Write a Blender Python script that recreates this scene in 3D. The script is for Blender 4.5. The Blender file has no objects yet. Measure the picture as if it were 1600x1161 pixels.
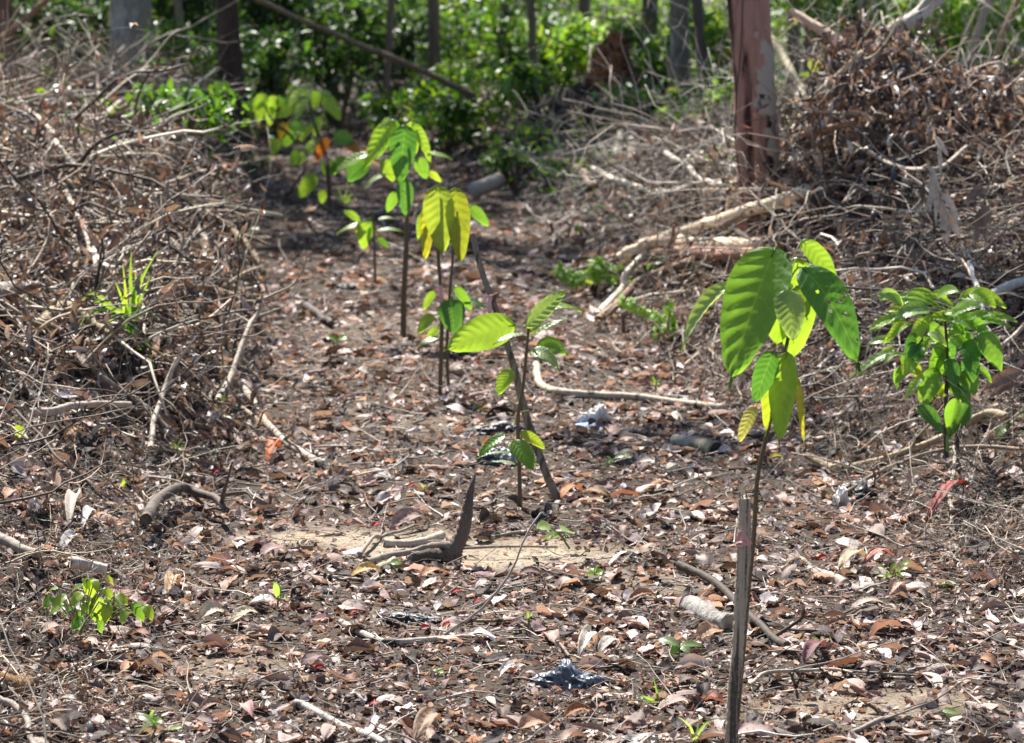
import bpy, math, random
import numpy as np
from mathutils import Vector
rng = np.random.default_rng(11)
random.seed(5)
sc = bpy.context.scene
COL = sc.collection

# ------------------------------------------------------------------ camera
F = 4444.0                       # focal length in photo pixels (photo 1600 x 1161)
H0 = 1.6
PITCH = math.radians(8.45)
cam_d = bpy.data.cameras.new("camera")
cam = bpy.data.objects.new("camera", cam_d); COL.objects.link(cam)
cam.location = (0, 0, H0); cam.rotation_euler = (math.pi/2-PITCH, 0, 0)
cam_d.sensor_width = 36; cam_d.lens = F/1600*36
cam_d.clip_start = .1; cam_d.clip_end = 600
cam_d.dof.use_dof = True; cam_d.dof.focus_distance = 6.7; cam_d.dof.aperture_fstop = 7.0
sc.camera = cam

# ------------------------------------------------------------------ sky, sun
SUN_EL, SUN_AZ = math.radians(52), math.radians(-20)      # azimuth from +Y towards +X
w = bpy.data.worlds.new("World"); sc.world = w; w.use_nodes = True
nt = w.node_tree; bg = nt.nodes['Background']
sky = nt.nodes.new('ShaderNodeTexSky'); sky.sky_type = 'NISHITA'; sky.sun_disc = False
sky.sun_elevation = SUN_EL; sky.sun_rotation = SUN_AZ
nt.links.new(sky.outputs[0], bg.inputs[0]); bg.inputs[1].default_value = .065
sd = bpy.data.lights.new("sun", 'SUN'); sd.energy = 5.0; sd.angle = math.radians(.5); sd.color = (1, .955, .88)
sun = bpy.data.objects.new("sun", sd); COL.objects.link(sun)
tosun = Vector((math.cos(SUN_EL)*math.sin(SUN_AZ), math.cos(SUN_EL)*math.cos(SUN_AZ), math.sin(SUN_EL)))
sun.rotation_euler = tosun.to_track_quat('Z', 'Y').to_euler(); sun.location = (0, 0, 30)
sc.view_settings.view_transform = 'Standard'; sc.view_settings.look = 'None'
sc.view_settings.exposure = 1.36; sc.view_settings.gamma = 1
sc.cycles.use_denoising = True
sc.cycles.max_bounces = 6; sc.cycles.diffuse_bounces = 3; sc.cycles.glossy_bounces = 2
sc.cycles.transmission_bounces = 4; sc.cycles.transparent_max_bounces = 4
sc.cycles.sample_clamp_indirect = 6

# ------------------------------------------------------------------ noise, terrain
def _h(i, j, s):
    n = (i*374761393 + j*668265263 + s*1442695041) & 0xffffffff
    n = ((n ^ (n >> 13))*1274126177) & 0xffffffff
    return ((n ^ (n >> 16)) & 0xffff)/65535.0
def vnoise(x, y, s=0):
    x = np.asarray(x, float); y = np.asarray(y, float)
    i = np.floor(x).astype(np.int64); j = np.floor(y).astype(np.int64)
    u = x-i; v = y-j; u = u*u*(3-2*u); v = v*v*(3-2*v)
    return (_h(i, j, s)*(1-u)+_h(i+1, j, s)*u)*(1-v)+(_h(i, j+1, s)*(1-u)+_h(i+1, j+1, s)*u)*v
def fbm(x, y, s=0, o=4):
    t = 0; a = .5; f = 1.
    for k in range(o):
        t = t+a*(vnoise(np.asarray(x)*f, np.asarray(y)*f, s+k)-.5); a *= .5; f *= 2.03
    return t
def sstep(t): t = np.clip(t, 0, 1); return t*t*(3-2*t)
def XL(y): return np.interp(y, [4, 5.7, 7.2, 9.1, 11, 13.4, 18, 23, 30, 60], [-.75, -.78, -.86, -.86, -.98, -1.2, -1.65, -2.15, -2.6, -3])
def XR(y): return np.interp(y, [4, 6, 7, 8, 9.1, 10.6, 12, 13.4, 14.8, 18, 20, 23, 30, 60], [1.6, 1.3, 1.2, 1.1, .90, .60, .42, .30, .22, .08, -.35, -1.2, -1.9, -2])
def AL(y): return np.interp(y, [4, 6, 8, 10, 13, 17, 22, 28, 40], [.08, .14, .24, .36, .52, .60, .46, .18, .05])
def AR(y): return np.interp(y, [4, 6, 7.5, 9, 11, 14, 18, 23, 28, 40], [.08, .12, .20, .34, .50, .50, .34, .16, .08, .04])
def bank(x, y):
    j = .5*fbm(y*1.3, x*.6, 61, 3); wd_ = np.interp(y, [5, 9, 14], [.7, .5, .45]); l = sstep((XL(y)-x+j)/wd_); r = sstep((x-XR(y)+j)/(wd_+.55))
    far = np.clip((np.abs(x)-6)/6, 0, 1)
    return (AL(y)*l+AR(y)*r)*(1-.6*far), np.maximum(l, r)
def hgt(x, y):
    x = np.asarray(x, float); y = np.asarray(y, float)
    b, m = bank(x, y)
    d = (x > -14) & (x < 14)
    n = fbm(x*.9, y*.9, 3)*(.05+.22*m) + fbm(x*2.2, y*2.2, 53)*.16*m + fbm(x*4, y*4, 9, 3)*(.025+.10*m) + fbm(x*17, y*17, 21, 2)*(.008+.03*m)
    return b+n*np.clip((60-y)/40, .2, 1)
def sandmask(x, y):
    m = np.zeros_like(np.asarray(x, float))
    for cx, cy, rx, ry, k in [(-.42, 7.72, .34, .26, 1), (.02, 7.50, .42, .20, 1), (-.62, 6.25, .16, .16, .55), (.75, 5.9, .35, .2, .6), (.36, 7.15, .25, .15, .5), (-.1, 6.75, .35, .15, .35),
                              (-.2, 9.6, .3, .3, .3), (-.5, 12, .4, .5, .3)]:
        d = ((x-cx)/rx)**2+((y-cy)/ry)**2
        m = np.maximum(m, k*np.clip(1.15-d-2.4*fbm(x*5, y*7, 31), 0, 1))
    return np.clip(m, 0, 1)

cp, sp = math.cos(PITCH), math.sin(PITCH)
def ray(px, py):
    dx = (px-800)/F; dy = (580.5-py)/F
    return Vector((dx, cp+sp*dy, -sp+cp*dy))
def W(px, py, Y):
    d = ray(px, py); return Vector((0, 0, H0))+d*(Y/d.y)
_ys = np.arange(4.2, 60, .01)
def G(px, py, lift=0.):
    d = ray(px, py); t = _ys/d.y
    z = H0+d.z*t; g = hgt(d.x*t, _ys)+lift
    k = np.argmax(z <= g)
    if z[k] > g[k]: k = len(_ys)-1
    return Vector((d.x*t[k], _ys[k], z[k]))
def S(Y): return F/Y             # photo pixels per metre at depth Y

# ------------------------------------------------------------------ mesh helpers
def mk(name, V, Fc, mat, col=None, uv=None, parent=None, loc=(0, 0, 0), smooth=True):
    V = np.asarray(V, np.float32)-np.asarray(loc, np.float32); Fc = np.asarray(Fc, np.int32)
    me = bpy.data.meshes.new(name); n, m = len(V), len(Fc); k = Fc.shape[1]
    me.vertices.add(n); me.vertices.foreach_set('co', V.ravel())
    me.loops.add(m*k); me.loops.foreach_set('vertex_index', Fc.ravel())
    me.polygons.add(m); me.polygons.foreach_set('loop_start', np.arange(0, m*k, k, dtype=np.int32))
    me.polygons.foreach_set('use_smooth', np.full(m, smooth, bool))
    if col is not None:
        a = me.attributes.new('Col', 'FLOAT_COLOR', 'POINT')
        c = np.ones((n, 4), np.float32); c[:, :3] = np.broadcast_to(np.asarray(col), (n, 3)); a.data.foreach_set('color', c.ravel())
    if uv is not None:
        u = me.uv_layers.new(name='uv'); u.data.foreach_set('uv', np.asarray(uv, np.float32)[Fc.ravel()].ravel())
    me.update(calc_edges=True); me.materials.append(mat)
    o = bpy.data.objects.new(name, me); COL.objects.link(o)
    if parent is not None: o.parent = parent
    else: o.location = loc
    return o
def tag(o, label, cat, group=None):
    o['label'] = label; o['category'] = cat
    if group: o['group'] = group
    return o
def stuff(o, label=None):
    o['kind'] = 'stuff'
    if label: o['label'] = label; o['category'] = 'ground cover'
    return o
def empty(name, loc, label, cat, group=None):
    o = bpy.data.objects.new(name, None); o.empty_display_size = .05; COL.objects.link(o); o.location = loc
    return tag(o, label, cat, group)
class Acc:
    """collects pieces of ONE mesh"""
    def __init__(s): s.V = []; s.F = []; s.C = []; s.U = []; s.n = 0
    def add(s, V, Fc, C, U=None):
        V = np.asarray(V, float); s.V.append(V); s.F.append(np.asarray(Fc)+s.n); s.n += len(V)
        s.C.append(np.broadcast_to(np.asarray(C, float), (len(V), 3)).copy()); s.U.append(np.zeros((len(V), 2)) if U is None else U); return s
    def build(s, name, mat, parent=None, loc=(0, 0, 0), smooth=True):
        return mk(name, np.concatenate(s.V), np.concatenate(s.F), mat, np.concatenate(s.C), np.concatenate(s.U), parent, loc, smooth)

def tubes(P, R, sides=5, rough=0.):
    """P (N,M,3) centre lines, R (N,M) radii -> one batch of closed tubes"""
    P = np.asarray(P, float); N, M, _ = P.shape; R = np.broadcast_to(np.asarray(R, float), (N, M))
    T = np.gradient(P, axis=1); T /= np.linalg.norm(T, axis=2, keepdims=True)+1e-9
    ref = np.where(np.abs(T[:, :1, 2:3]) > .9, np.array([1., 0, 0]), np.array([0, 0, 1.]))
    A = np.cross(T, np.broadcast_to(ref, T.shape)); A /= np.linalg.norm(A, axis=2, keepdims=True)+1e-9
    B = np.cross(T, A)
    th = np.arange(sides)*2*np.pi/sides
    r = R[:, :, None]*(1+rough*(rng.random((N, M, sides))-.5))
    V = P[:, :, None, :]+r[..., None]*(A[:, :, None, :]*np.cos(th)[None, None, :, None]+B[:, :, None, :]*np.sin(th)[None, None, :, None])
    i = np.arange(M-1)[:, None]*sides; j = np.arange(sides)[None, :]; j2 = (j+1) % sides
    f = np.stack([i+j, i+j2, i+sides+j2, i+sides+j], -1).reshape(-1, 4)
    # end caps (a fan of quads onto ring vertices)
    cap = []
    for base in (0, (M-1)*sides):
        for k in range(1, sides-1, 2):
            cap.append([base, base+k, base+k+1, base+min(k+2, sides-1) if k+2 < sides else base+k+1])
    cap = [c for c in cap if len(set(c)) == 4]
    f = np.concatenate([f, np.array(cap).reshape(-1, 4)]) if cap else f
    Fc = (f[None]+(np.arange(N)*M*sides)[:, None, None]).reshape(-1, 4)
    u = np.broadcast_to(np.linspace(0, 1, M)[None, :, None], (N, M, sides)); v = np.broadcast_to((np.arange(sides)/sides)[None, None], (N, M, sides))
    return V.reshape(-1, 3), Fc, np.stack([u, v], -1).reshape(-1, 2)
def cr(pts, n):
    """smooth polyline through pts"""
    p = np.array([list(q) for q in pts], float)
    if len(p) == 2: return p[0]+(p[1]-p[0])*np.linspace(0, 1, n)[:, None]
    p = np.vstack([2*p[0]-p[1], p, 2*p[-1]-p[-2]]); k = len(p)-3
    out = []
    for t in np.linspace(0, k-1e-6, n):
        i = int(t); u = t-i; a, b, c, d = p[i:i+4]
        out.append(.5*((2*b)+(-a+c)*u+(2*a-5*b+4*c-d)*u*u+(-a+3*b-3*c+d)*u**3))
    return np.array(out)
def limb(acc, pts, r0, r1, col, sides=8, n=None, wob=.0, rough=.15, jit=.12):
    n = n or max(8, 5*len(pts)); c = cr(pts, n)
    if wob:
        Lw = np.linalg.norm(np.diff(c, axis=0), axis=1).sum(); wob = min(wob, .05*Lw); k = np.linspace(0, min(9, 2+Lw*4), n); s = rng.random()*50
        c = c+wob*np.stack([vnoise(k, k*0+s, 1)-.5, vnoise(k, k*0+s, 2)-.5, vnoise(k, k*0+s, 3)-.5], 1)*np.minimum(1, np.linspace(0, 4, n))[:, None]
    r = np.linspace(r0, r1, n) if np.isscalar(r0) else np.interp(np.linspace(0, 1, n), np.linspace(0, 1, len(r0)), r0)
    r = r*(1+jit*(rng.random(n)-.5))
    V, Fc, U = tubes(c[None], r[None], sides, rough)
    if sides >= 9:
        s_ = rng.random()*90; th = U[:, 1]*6.2832; L_ = np.linalg.norm(np.diff(c, axis=0), axis=1).sum(); kk = U[:, 0]*L_/max(r.mean(), 1e-4)
        dd = rough*(1.3*fbm(np.cos(th)*1.1+s_, np.sin(th)*1.1+kk*.06, 4, 3)+.9*fbm(np.cos(th)*3+s_, np.sin(th)*3+kk*.10, 7, 3))
        cc_ = np.repeat(c, sides, 0); V = cc_+(V-cc_)*(1+dd)[:, None]
    acc.add(V, Fc, np.asarray(col), U); return c
def leaf_grid(nu, nv, prof='ell'):
    u = np.linspace(0, 1, nu); v = np.linspace(-1, 1, nv)
    if prof == 'ell': wd = np.sin(np.pi*u**.85)**.75
    elif prof == 'cocoa': wd = (np.sin(np.pi*np.clip(u/.93, 0, 1)**.80)**.62)*(u < .93)+.05*(u > .8)*(1-u)/.2
    elif prof == 'obov': wd = np.sin(np.pi*u**1.5)**.8
    else: wd = np.sin(np.pi*u**.6)**.9
    wd = np.clip(wd, .015, 1)*(.5); wd[0] = .012; wd[-1] = .006
    U, Vv = np.meshgrid(u, v, indexing='ij')
    i = np.arange(nu-1)[:, None]*nv; j = np.arange(nv-1)[None]
    f = np.stack([i+j, i+j+1, i+nv+j+1, i+nv+j], -1).reshape(-1, 4)
    return U, Vv, wd[:, None]*Vv, f
def bigleaf(acc, base, tip, width, col, bow=.08, nrm=(0, -1, .5), fold=.18, pucker=.003, prof='cocoa', nu=30, nv=13, veins=9, roll=0., holes=0, petiole=None, wave=.03):
    """a single modelled leaf: curved midrib, folded blade, side veins pressed in"""
    b = np.array(base, float); t = np.array(tip, float); L = np.linalg.norm(t-b)
    U, Vv, X, f = leaf_grid(nu, nv, prof)
    u = U[:, 0]; nr = np.array(nrm, float); nr /= np.linalg.norm(nr)
    ctl = (b+t)/2+np.array([0, 0, 1.])*bow*L*2+nr*bow*L*.6
    mid = ((1-u)**2)[:, None]*b+(2*u*(1-u))[:, None]*ctl+(u**2)[:, None]*t
    T = np.gradient(mid, axis=0); T /= np.linalg.norm(T, axis=1, keepdims=True)
    A = np.cross(T, nr); A /= np.linalg.norm(A, axis=1, keepdims=True)+1e-9
    N = np.cross(A, T)
    ang = roll*u; A2 = A*np.cos(ang)[:, None]+N*np.sin(ang)[:, None]; N2 = -A*np.sin(ang)[:, None]+N*np.cos(ang)[:, None]
    s = rng.random()*99
    av = np.abs(Vv)
    z = fold*av*np.abs(X)/.5*width-.10*width*av**3+ pucker*L/.25*np.cos(2*np.pi*(veins*(U-.38*av*width/L)))*np.sin(np.pi*np.clip(av, 0, 1))**.7*(.3+X/X.max()*0+.7)
    z = z+wave*L*(fbm(U*3.1+s, Vv*1.3, 5, 2))*2*av
    rip = 1+.05*(vnoise(U*14, Vv*0+s, 7)-.5)*av
    V = mid[:, None, :]+A2[:, None, :]*(X*width*rip)[..., None]+N2[:, None, :]*z[..., None]
    c = np.broadcast_to(np.asarray(col, float), (nu, nv, 3)).copy()
    c *= (1+.25*fbm(U*6+s, Vv*3, 8, 3))[..., None]
    bt = (np.clip((U-.9)*9+2*(vnoise(U*9+s, Vv*2)-.75), 0, 1)*.75)[..., None]; c = c*(1-bt)+np.array([.20, .13, .05])*bt
    if holes:
        fi = f.reshape(nu-1, nv-1, 4); keep = np.ones((nu-1, nv-1), bool)
        for _ in range(holes): keep[random.randint(4, nu-6), random.randint(1, nv-3)] = False
        f = fi[keep].reshape(-1, 4)
    acc.add(V.reshape(-1, 3), f, c.reshape(-1, 3), np.stack([U, Vv*.5+.5], -1).reshape(-1, 2))
    if petiole is not None:
        limb(acc, [petiole, (np.array(petiole)+b)/2+np.array([0, 0, .006]), b, mid[3]], .0016*L/.2, .0011*L/.2, np.asarray(col)*np.array([1, .8, .7]), 5, 8, 0, 0)

def rotm(yaw, pitch, roll):
    cy, sy, cp_, sp_, cr_, sr = np.cos(yaw), np.sin(yaw), np.cos(pitch), np.sin(pitch), np.cos(roll), np.sin(roll)
    R = np.empty((len(yaw), 3, 3))
    # leaf local: x across, y along, z normal
    Rz = np.zeros_like(R); Rz[:, 0, 0] = cy; Rz[:, 0, 1] = -sy; Rz[:, 1, 0] = sy; Rz[:, 1, 1] = cy; Rz[:, 2, 2] = 1
    Rx = np.zeros_like(R); Rx[:, 0, 0] = 1; Rx[:, 1, 1] = cp_; Rx[:, 1, 2] = -sp_; Rx[:, 2, 1] = sp_; Rx[:, 2, 2] = cp_
    Ry = np.zeros_like(R); Ry[:, 1, 1] = 1; Ry[:, 0, 0] = cr_; Ry[:, 0, 2] = sr; Ry[:, 2, 0] = -sr; Ry[:, 2, 2] = cr_
    return Rz@Rx@Ry
def leaf_templates(k, nu, nv, wr=(.35, .5), curl=.6, fold=.25, crinkle=.05, prof='ell', torn=0.):
    out = []
    for i in range(k):
        U, Vv, X, f = leaf_grid(nu, nv, prof); w_ = random.uniform(*wr); s = i*7.3+rng.random()*50
        c1 = random.uniform(-curl, curl)*1.2; c2 = random.uniform(-curl*.3, curl*1.6)*random.choice([1, 1, -1])
        x = X*w_*(1+.25*(vnoise(U*7, Vv*0+s)-.5)*np.abs(Vv)); y = U-.5
        a = x*c2*5.; z = (1-np.cos(a))/max(abs(c2*5.), .3)*np.sign(c2+1e-6)
        x = np.where(np.abs(c2) > .05, np.sin(a)/(c2*5.+1e-6), x)
        z = z+fold*np.abs(x)+c1*(y**2)*.9+crinkle*2*fbm(U*4+s, Vv*2, 3, 2)
        z -= z.mean()
        if torn and i % 3 != 0:
            cut = random.uniform(.35, .95) if i % 3 == 1 else 1.1; jag = .25*torn*(vnoise(Vv*4+s, U*0)-.5)*2; lim = cut+jag
            over = U > lim; y = np.where(over, np.minimum(y, lim-.5), y); x = x*(1+torn*.7*(vnoise(U*5+s, Vv*2)-.5))
            z = z+torn*.12*(vnoise(U*3, Vv*2+s)-.5)
        out.append((np.stack([x, y, z], -1).reshape(-1, 3), f, np.stack([U, Vv*.5+.5], -1).reshape(-1, 2)))
    return out
def scatter(acc, temps, P, Rm, Sz, C, cvar=.12):
    """many placed copies of the templates inside one mesh; C (N,3)"""
    which = rng.integers(0, len(temps), len(P))
    for i, (tv, tf, tu) in enumerate(temps):
        m = which == i; n = m.sum()
        if not n: continue
        V = np.einsum('nij,vj->nvi', Rm[m], tv)*Sz[m][:, None, None]+P[m][:, None, :]
        Fc = (tf[None]+(np.arange(n)*len(tv))[:, None, None]).reshape(-1, 4)
        Cc = np.repeat(C[m][:, None, :], len(tv), 1)*(1+cvar*(rng.random((n, len(tv), 1))-.5))
        acc.add(V.reshape(-1, 3), Fc, Cc.reshape(-1, 3), np.tile(tu, (n, 1)))
def pick(pal, n, var=.3):
    pal = np.array(pal, float); w_ = pal[:, 3]/pal[:, 3].sum()
    c = pal[rng.choice(len(pal), n, p=w_)][:, :3]
    return np.clip(c*(1+var*(rng.random((n, 1))*2-1))*(1+.08*(rng.random((n, 3))-.5)), .004, .9)

# ------------------------------------------------------------------ materials
def newmat(name):
    m = bpy.data.materials.new(name); m.use_nodes = True; n = m.node_tree.nodes; l = m.node_tree.links
    return m, n, l, n['Principled BSDF'], n['Material Output']
def nd(n, t, **k):
    o = n.new(t)
    for a, b in k.items(): setattr(o, a, b)
    return o
def mathn(n, l, op, a, b=None, c=None):
    o = n.new('ShaderNodeMath'); o.operation = op
    for i, x in enumerate((a, b, c)):
        if x is None: continue
        if hasattr(x, 'links'): l.new(x, o.inputs[i])
        else: o.inputs[i].default_value = x
    return o.outputs[0]
def mixc(n, l, fac, a, b, bt='MIX'):
    o = n.new('ShaderNodeMix'); o.data_type = 'RGBA'; o.blend_type = bt
    for s_, x in ((0, fac), (6, a), (7, b)):
        if hasattr(x, 'links'): l.new(x, o.inputs[s_])
        else: o.inputs[s_].default_value = x if s_ == 0 or len(x) == 4 else (*x, 1)
    return o.outputs[2]
def leaf_mat(name, rough, trans, tint, veincol=None, nscale=30, vamt=.5, spots=None, spec=.5, nveins=10, bump=.0, coord='Object'):
    m, n, l, P, out = newmat(name)
    at = nd(n, 'ShaderNodeAttribute', attribute_name='Col'); tc = nd(n, 'ShaderNodeTexCoord')
    no = nd(n, 'ShaderNodeTexNoise'); no.inputs['Scale'].default_value = nscale; no.inputs['Detail'].default_value = 4
    l.new(tc.outputs[coord], no.inputs['Vector'])
    v = mathn(n, l, 'MULTIPLY_ADD', no.outputs[0], vamt*2, 1-vamt)
    c = mixc(n, l, 1., at.outputs['Color'], v, 'MULTIPLY')
    sep = nd(n, 'ShaderNodeSeparateXYZ'); l.new(tc.outputs['UV'], sep.inputs[0])
    d = mathn(n, l, 'ABSOLUTE', mathn(n, l, 'SUBTRACT', sep.outputs[1], .5))
    midr = mathn(n, l, 'LESS_THAN', d, .018)
    ph = mathn(n, l, 'MULTIPLY', mathn(n, l, 'SUBTRACT', sep.outputs[0], mathn(n, l, 'MULTIPLY', d, .32)), nveins)
    fr = mathn(n, l, 'ABSOLUTE', mathn(n, l, 'SUBTRACT', mathn(n, l, 'FRACT', ph), .5))
    sv = mathn(n, l, 'MULTIPLY', mathn(n, l, 'LESS_THAN', fr, .05), .55)
    vm = mathn(n, l, 'MAXIMUM', midr, sv)
    if veincol is not None: c = mixc(n, l, mathn(n, l, 'MULTIPLY', vm, veincol[3]), c, veincol[:3])
    if spots:
        vo = nd(n, 'ShaderNodeTexNoise'); vo.inputs['Scale'].default_value = 90; l.new(tc.outputs[coord], vo.inputs['Vector'])
        sm = mathn(n, l, 'GREATER_THAN', vo.outputs[0], spots[3]); c = mixc(n, l, mathn(n, l, 'MULTIPLY', sm, .7), c, spots[:3])
    l.new(c, P.inputs['Base Color']); P.inputs['Roughness'].default_value = rough; P.inputs['Specular IOR Level'].default_value = spec
    tr = nd(n, 'ShaderNodeBsdfTranslucent'); l.new(mixc(n, l, 1., c, tint, 'MULTIPLY'), tr.inputs[0])
    mx = nd(n, 'ShaderNodeMixShader'); mx.inputs[0].default_value = trans
    l.new(P.outputs[0], mx.inputs[1]); l.new(tr.outputs[0], mx.inputs[2]); l.new(mx.outputs[0], out.inputs[0])
    if bump:
        bp = nd(n, 'ShaderNodeBump'); bp.inputs['Strength'].default_value = bump; bp.inputs['Distance'].default_value = .004
        l.new(mathn(n, l, 'SUBTRACT', no.outputs[0], mathn(n, l, 'MULTIPLY', vm, .4)), bp.inputs['Height']); l.new(bp.outputs[0], P.inputs['Normal'])
    return m
M = {}
M['green'] = leaf_mat('live_leaf', .34, .56, (2.05, 1.9, .6), (.25, .36, .10, .3), 25, .22, nveins=9, bump=.3, spec=.5)
M['foliage'] = leaf_mat('far_foliage', .46, .42, (1.7, 1.6, .5), None, 3, .25, spec=.6)
M['dry'] = leaf_mat('dry_leaf', .68, .20, (1.3, .9, .6), (.42, .33, .26, .35), 60, .35, spots=(.05, .035, .03, .68), nveins=8, bump=.5, spec=.22)
M['drybrown'] = leaf_mat('withered_leaf', .42, .22, (1.2, .8, .5), None, 40, .4, bump=.4, spec=.55)
def wood_mat(name, scale=(30, 30, 4), amt=.5, rough=.75, bump=.6, dist=.004, c2=None, c2t=.6, c2s=6):
    m, n, l, P, out = newmat(name)
    at = nd(n, 'ShaderNodeAttribute', attribute_name='Col'); tc = nd(n, 'ShaderNodeTexCoord')
    mp = nd(n, 'ShaderNodeMapping'); mp.inputs['Scale'].default_value = scale; l.new(tc.outputs['Object'], mp.inputs[0])
    no = nd(n, 'ShaderNodeTexNoise'); no.inputs['Scale'].default_value = 1; no.inputs['Detail'].default_value = 6; no.inputs['Roughness'].default_value = .65
    l.new(mp.outputs[0], no.inputs['Vector'])
    c = mixc(n, l, 1., at.outputs['Color'], mathn(n, l, 'MULTIPLY_ADD', no.outputs[0], amt*3, 1-amt*1.5), 'MULTIPLY')
    if c2:
        n2 = nd(n, 'ShaderNodeTexNoise'); m2 = nd(n, 'ShaderNodeMapping'); m2.inputs['Scale'].default_value = c2s if isinstance(c2s, tuple) else (c2s,)*3; l.new(tc.outputs['Object'], m2.inputs[0]); n2.inputs['Scale'].default_value = 1; n2.inputs['Detail'].default_value = 5; l.new(m2.outputs[0], n2.inputs['Vector'])
        rp = nd(n, 'ShaderNodeMapRange'); rp.inputs[1].default_value = c2t-.03; rp.inputs[2].default_value = c2t+.03; l.new(n2.outputs[0], rp.inputs[0])
        c = mixc(n, l, rp.outputs[0], c, c2)
    l.new(c, P.inputs['Base Color']); P.inputs['Roughness'].default_value = rough; P.inputs['Specular IOR Level'].default_value = .3
    bp = nd(n, 'ShaderNodeBump'); bp.inputs['Strength'].default_value = bump; bp.inputs['Distance'].default_value = dist
    l.new(no.outputs[0], bp.inputs['Height']); l.new(bp.outputs[0], P.inputs['Normal'])
    return m
M['twig'] = wood_mat('dead_twig', (25, 25, 25), .45, .6, .4, .002)
M['stick'] = wood_mat('weathered_branch', (60, 60, 14), .5, .7, .9, .004, (.05, .04, .03), .63, 25)
M['stake'] = wood_mat('split_stake_wood', (190, 190, 6), .6, .8, 1., .008, (.10, .08, .06), .58, (60, 60, 3))
M['bark'] = wood_mat('bark', (45, 45, 12), .75, .85, 1., .015, (.36, .34, .30), .56, (9, 9, 3))
M['barkdark'] = wood_mat('dark_bark', (24, 24, 4), .6, .85, 1., .02)
M['stem'] = wood_mat('green_stem', (80, 80, 20), .25, .5, .3, .001)
M['rot'] = wood_mat('rotten_wood', (30, 30, 12), .7, .95, 1., .02, (.02, .015, .012), .58, 30)
def plastic_mat(name, col, rough, dirt):
    m, n, l, P, out = newmat(name); tc = nd(n, 'ShaderNodeTexCoord')
    no = nd(n, 'ShaderNodeTexNoise'); no.inputs['Scale'].default_value = 14; no.inputs['Detail'].default_value = 6; l.new(tc.outputs['Object'], no.inputs['Vector'])
    rp = nd(n, 'ShaderNodeMapRange'); rp.inputs[1].default_value = .45; rp.inputs[2].default_value = .65; l.new(no.outputs[0], rp.inputs[0])
    l.new(mixc(n, l, rp.outputs[0], col, dirt), P.inputs['Base Color']); P.inputs['Roughness'].default_value = rough
    bp = nd(n, 'ShaderNodeBump'); bp.inputs['Distance'].default_value = .0015; l.new(no.outputs[0], bp.inputs['Height']); l.new(bp.outputs[0], P.inputs['Normal'])
    return m
M['black'] = plastic_mat('black_plastic', (.012, .013, .017), .5, (.05, .05, .055))
M['bluegrey'] = plastic_mat('blue_grey_plastic', (.05, .062, .09), .4, (.15, .165, .20))
M['white'] = plastic_mat('white_plastic', (.70, .67, .62), .5, (.40, .34, .28))
M['bluecloth'] = plastic_mat('blue_cloth', (.16, .24, .45), .8, (.3, .36, .5))
M['pink'] = plastic_mat('pink_ribbon', (.60, .30, .32), .5, (.65, .42, .42))
M['yellow'] = plastic_mat('yellow_ribbon', (.60, .55, .12), .5, (.5, .48, .2))
# ground
m, n, l, P, out = newmat('forest_soil'); M['soil'] = m
tc = nd(n, 'ShaderNodeTexCoord'); at = nd(n, 'ShaderNodeAttribute', attribute_name='Col')
n1 = nd(n, 'ShaderNodeTexNoise'); n1.inputs['Scale'].default_value = 9; n1.inputs['Detail'].default_value = 9; n1.inputs['Roughness'].default_value = .7
n2 = nd(n, 'ShaderNodeTexNoise'); n2.inputs['Scale'].default_value = 160; n2.inputs['Detail'].default_value = 3
n3 = nd(n, 'ShaderNodeTexVoronoi'); n3.inputs['Scale'].default_value = 110
for q in (n1, n2, n3): l.new(tc.outputs['Object'], q.inputs['Vector'])
c = mixc(n, l, 1., at.outputs['Color'], mathn(n, l, 'MULTIPLY_ADD', n1.outputs[0], 1.5, .25), 'MULTIPLY')
c = mixc(n, l, 1., c, mathn(n, l, 'MULTIPLY_ADD', n2.outputs[0], 1.3, .35), 'MULTIPLY')
vs = nd(n, 'ShaderNodeSeparateColor'); l.new(n3.outputs['Color'], vs.inputs[0])
c = mixc(n, l, mathn(n, l, 'MULTIPLY', mathn(n, l, 'GREATER_THAN', vs.outputs[0], .8), .5), c, (.035, .027, .022))
l.new(c, P.inputs['Base Color']); P.inputs['Roughness'].default_value = .95; P.inputs['Specular IOR Level'].default_value = .2
bp = nd(n, 'ShaderNodeBump'); bp.inputs['Strength'].default_value = 1; bp.inputs['Distance'].default_value = .012
l.new(mathn(n, l, 'ADD', n1.outputs[0], mathn(n, l, 'MULTIPLY', n2.outputs[0], .35)), bp.inputs['Height']); l.new(bp.outputs[0], P.inputs['Normal'])

# ------------------------------------------------------------------ ground sheet
xs = np.concatenate([-np.geomspace(160, 4.2, 26), np.arange(-4, 4.001, .035), np.geomspace(4.2, 160, 26)])
ys = np.concatenate([-np.geomspace(40, .6, 10), np.arange(0, 4, .5), np.arange(4, 14, .035), np.arange(14, 34, .08), np.geomspace(34.3, 220, 40)])
X, Y = np.meshgrid(xs, ys); Z = hgt(X, Y)
sm = sandmask(X, Y)[..., None]
mb = bank(X, Y)[1][..., None]; soil = (np.array([.058, .042, .031])*(1-mb)+np.array([.030, .021, .015])*mb)*(1+.8*fbm(X*1.3, Y*1.3, 44)[..., None]); sand = np.array([.30, .24, .175])*(1+.7*fbm(X*9, Y*9, 91)[..., None])  # bank soil near black: shade of the gaps in the brush painted in
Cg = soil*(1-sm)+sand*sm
ny, nx = X.shape; i = np.arange(ny-1)[:, None]*nx; j = np.arange(nx-1)[None]
Fg = np.stack([i+j, i+j+1, i+nx+j+1, i+nx+j], -1).reshape(-1, 4)
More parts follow.
